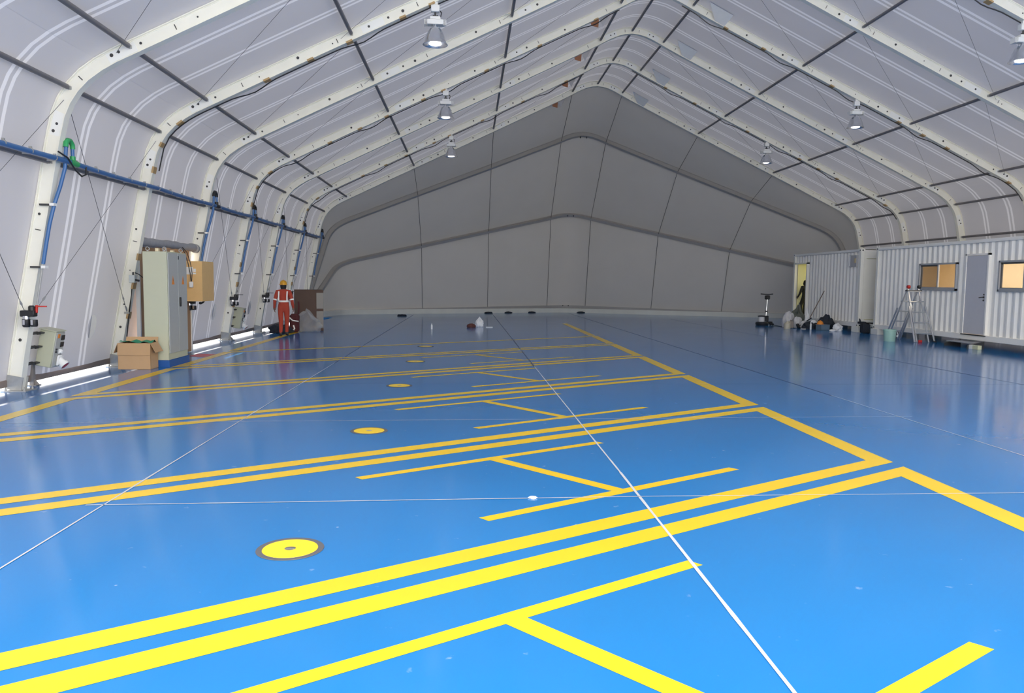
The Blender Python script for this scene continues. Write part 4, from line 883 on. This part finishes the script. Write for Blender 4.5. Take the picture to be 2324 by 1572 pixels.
# ------------------------------------------------------------------ people
def figure(name, joints, bones, fingers, colour, height_split, loc, rz, label):
    """one skinned, subdivided body; joints: name -> (pos, radius)"""
    names = list(joints); idx = {n: k for k, n in enumerate(names)}
    vs = [joints[n][0] for n in names]; rs = [joints[n][1] for n in names]; es = [(idx[a], idx[b]) for a, b in bones]; roots = [0]
    for chain in fingers:
        st = len(vs); roots.append(st)
        for k, (p, r) in enumerate(chain):
            vs.append(p); rs.append((r, r))
            if k: es.append((st + k - 1, st + k))
    me = bpy.data.meshes.new(name); me.from_pydata(vs, es, []); o = bpy.data.objects.new(name, me); COL.objects.link(o)
    sm = o.modifiers.new('skin', 'SKIN'); sm.use_smooth_shade = True; sb = o.modifiers.new('sub', 'SUBSURF'); sb.levels = 2; sb.render_levels = 2
    for k, d in enumerate(me.skin_vertices[0].data): d.radius = rs[k]; d.use_root = k in roots
    dg = bpy.context.evaluated_depsgraph_get(); nm = bpy.data.meshes.new_from_object(o.evaluated_get(dg)); o.modifiers.clear(); o.data = nm; nm.materials.clear()
    for m in colour: nm.materials.append(m)
    for p in nm.polygons: p.material_index = height_split(p.center); p.use_smooth = True
    o.location = loc; o.rotation_euler = (0, 0, rz); return tag(o, label, 'person')
def hand(w, down, out, fwd):
    """five finger chains rooted in the palm below the wrist w"""
    w, d, o, f_ = Vector(w), Vector(down), Vector(out), Vector(fwd); ch = []
    for k, L_ in enumerate((.075, .085, .08, .062)):
        b = w + d * .07 + f_ * (.03 - .02 * k); ch.append([(b, .012), (b + d * L_ * .45, .010), (b + d * L_ * .75 - o * .012, .009), (b + d * L_ * .95 - o * .028, .007)])
    b = w + d * .03 + f_ * .03; ch.append([(b, .013), (b + d * .03 + f_ * .025, .011), (b + d * .065 + f_ * .03 - o * .01, .009)])
    return ch
R2 = lambda a, b=None: (a, b if b else a)
J = {'pelvis': ((0, 0, .90), R2(.155, .12)), 'waist': ((0, 0, 1.03), R2(.15, .115)), 'chest': ((0, .01, 1.22), R2(.175, .125)), 'upper': ((0, 0, 1.34), R2(.13, .095)), 'neck': ((0, .0, 1.43), R2(.058)), 'skull0': ((0, .015, 1.50), R2(.075, .085)), 'skull1': ((0, .015, 1.58), R2(.08, .095)), 'skull2': ((0, .01, 1.645), R2(.055, .065)),
     'nose': ((0, .125, 1.535), R2(.012)), 'ear_l': ((-.092, .0, 1.54), R2(.014)), 'ear_r': ((.092, .0, 1.54), R2(.014))}
for s, n in ((-1, 'l'), (1, 'r')):
    st = .07 * s
    J.update({'sh_' + n: ((s * .185, 0, 1.36), R2(.075)), 'el_' + n: ((s * .255, -.03, 1.10), R2(.056)), 'wr_' + n: ((s * .285, .04, .87), R2(.038)), 'palm_' + n: ((s * .285, .06, .79), R2(.022, .038)),
              'hip_' + n: ((s * .095, 0, .82), R2(.105)), 'kn_' + n: ((s * .082, .035 + st * .6, .48), R2(.075)), 'an_' + n: ((s * .075, st * 1.4 - .02, .11), R2(.055)), 'hl_' + n: ((s * .075, st * 1.4 - .05, .045), R2(.042)), 'toe_' + n: ((s * .085, st * 1.4 + .15, .035), R2(.04, .032))})
BO = [('pelvis', 'waist'), ('waist', 'chest'), ('chest', 'upper'), ('upper', 'neck'), ('neck', 'skull0'), ('skull0', 'skull1'), ('skull1', 'skull2'), ('skull0', 'nose'), ('skull1', 'ear_l'), ('skull1', 'ear_r')]
for n in 'lr': BO += [('upper', 'sh_' + n), ('sh_' + n, 'el_' + n), ('el_' + n, 'wr_' + n), ('wr_' + n, 'palm_' + n), ('pelvis', 'hip_' + n), ('hip_' + n, 'kn_' + n), ('kn_' + n, 'an_' + n), ('an_' + n, 'hl_' + n), ('hl_' + n, 'toe_' + n)]
FG = hand(J['wr_l'][0], (0, .1, -.99), (-1, 0, 0), (0, .99, .1)) + hand(J['wr_r'][0], (0, .1, -.99), (1, 0, 0), (0, .99, .1))
def split1(c):
    if c.z > 1.44: return 1
    if abs(c.x) > .2 and c.z < .86: return 1
    return 2 if c.z < .115 else 0
wk = figure('worker', J, BO, FG, [COVER, SKIN, BLACK], split1, (-5.71, 24.32, 0), math.radians(4), 'person in an orange-red coverall and yellow helmet walking away along the wall')
m = MB(); m.lathe([(.148, 1.575), (.150, 1.583), (.118, 1.59), (.117, 1.63), (.10, 1.68), (.06, 1.712), (0, 1.722)], 24, Matrix.Translation((0, .012, 0)) @ Matrix.Diagonal((.9, 1.08, 1, 1))); m.tube([(0, .012 + .126 * math.cos(a), 1.595 + .13 * math.sin(a)) for a in [math.pi * k / 12 for k in range(13)]], .014, 8); m.build('helmet', HELM, wk)
m = MB(); m.lathe([(.085, 1.455), (.098, 1.49), (.103, 1.54), (.104, 1.59)], 20, Matrix.Translation((0, -.004, 0)) @ Matrix.Diagonal((.9, 1.02, 1, 1))); m.build('hair', HAIR, wk)
def band(a, b, r, nm, n=18, sq=1.0):
    A, B = Vector(a), Vector(b); d = (B - A).normalized(); M_ = d.to_track_quat('Z', 'Y').to_matrix().to_4x4(); M_.translation = A; mm = MB(); L_ = (B - A).length
    mm.lathe([(r, 0), (r * 1.03, .004), (r * 1.03, L_ - .004), (r, L_)], n, M_); return mm.build(nm, REFL, wk)
m = MB(); m.lathe([(.150, 1.045), (.152, 1.047), (.154, 1.098), (.150, 1.10)], 28, Matrix.Translation((0, .003, 0)) @ Matrix.Diagonal((1.10, .86, 1, 1))); m.build('reflective_belt', REFL, wk)
for s, n in ((-1, 'l'), (1, 'r')):
    m = MB(); vs = []
    for (z, y) in ((1.10, -.132), (1.2, -.142), (1.3, -.118), (1.37, -.085), (1.42, -.03), (1.425, .03), (1.37, .10), (1.25, .145), (1.10, .135)):
        x = s * .125; vs += [(x - .02, y, z), (x + .02, y, z), (x - .02, y + (.012 if y < 0 else -.012), z), (x + .02, y + (.012 if y < 0 else -.012), z)]
    m.add(vs, [f for q in range(8) for f in ((q * 4, q * 4 + 1, q * 4 + 5, q * 4 + 4), (q * 4 + 2, q * 4 + 6, q * 4 + 7, q * 4 + 3), (q * 4, q * 4 + 4, q * 4 + 6, q * 4 + 2), (q * 4 + 1, q * 4 + 3, q * 4 + 7, q * 4 + 5))]); m.build('reflective_brace', REFL, wk)
    e0, e1 = Vector(J['el_' + n][0]), Vector(J['sh_' + n][0]); band(e0.lerp(e1, .02), e0.lerp(e1, .17), .066, 'reflective_cuff')
    k0, k1 = Vector(J['kn_' + n][0]), Vector(J['an_' + n][0])
# second person in the doorway
K = dict(J)
K['el_l'] = ((-.27, .02, 1.10), R2(.055)); K['wr_l'] = ((-.25, .16, .92), R2(.036)); K['palm_l'] = ((-.24, .21, .86), R2(.022, .036))
K['kn_l'] = ((-.09, .16, .50), R2(.085)); K['an_l'] = ((-.085, .05, .13), R2(.06)); K['hl_l'] = ((-.085, .02, .06), R2(.042)); K['toe_l'] = ((-.09, .2, .035), R2(.04, .03))
FG2 = hand(K['wr_l'][0], (0.05, .7, -.7), (-1, 0, 0), (0, .7, .7)) + hand(J['wr_r'][0], (0, .1, -.99), (1, 0, 0), (0, .99, .1))
def split2(c):
    if c.z > 1.44: return 1
    if abs(c.x) > .2 and c.z < .9: return 1
    return 2 if c.z < .115 else 0
p2 = figure('visitor', K, BO, FG2, [DKCLO, mat('dark skin', (.10, .06, .04), .6), BLACK], split2, (14.99, 33.93, .39), math.radians(20), 'person in dark clothing standing inside the open container doorway')
m = MB(); m.lathe([(.06, 1.44), (.098, 1.50), (.104, 1.56), (.10, 1.62), (.07, 1.68), (0, 1.70)], 20, Matrix.Translation((0, -.012, 0)) @ Matrix.Diagonal((.92, 1.0, 1, 1))); m.build('hair', HAIR, p2); p2.scale = (.95, .95, .94)
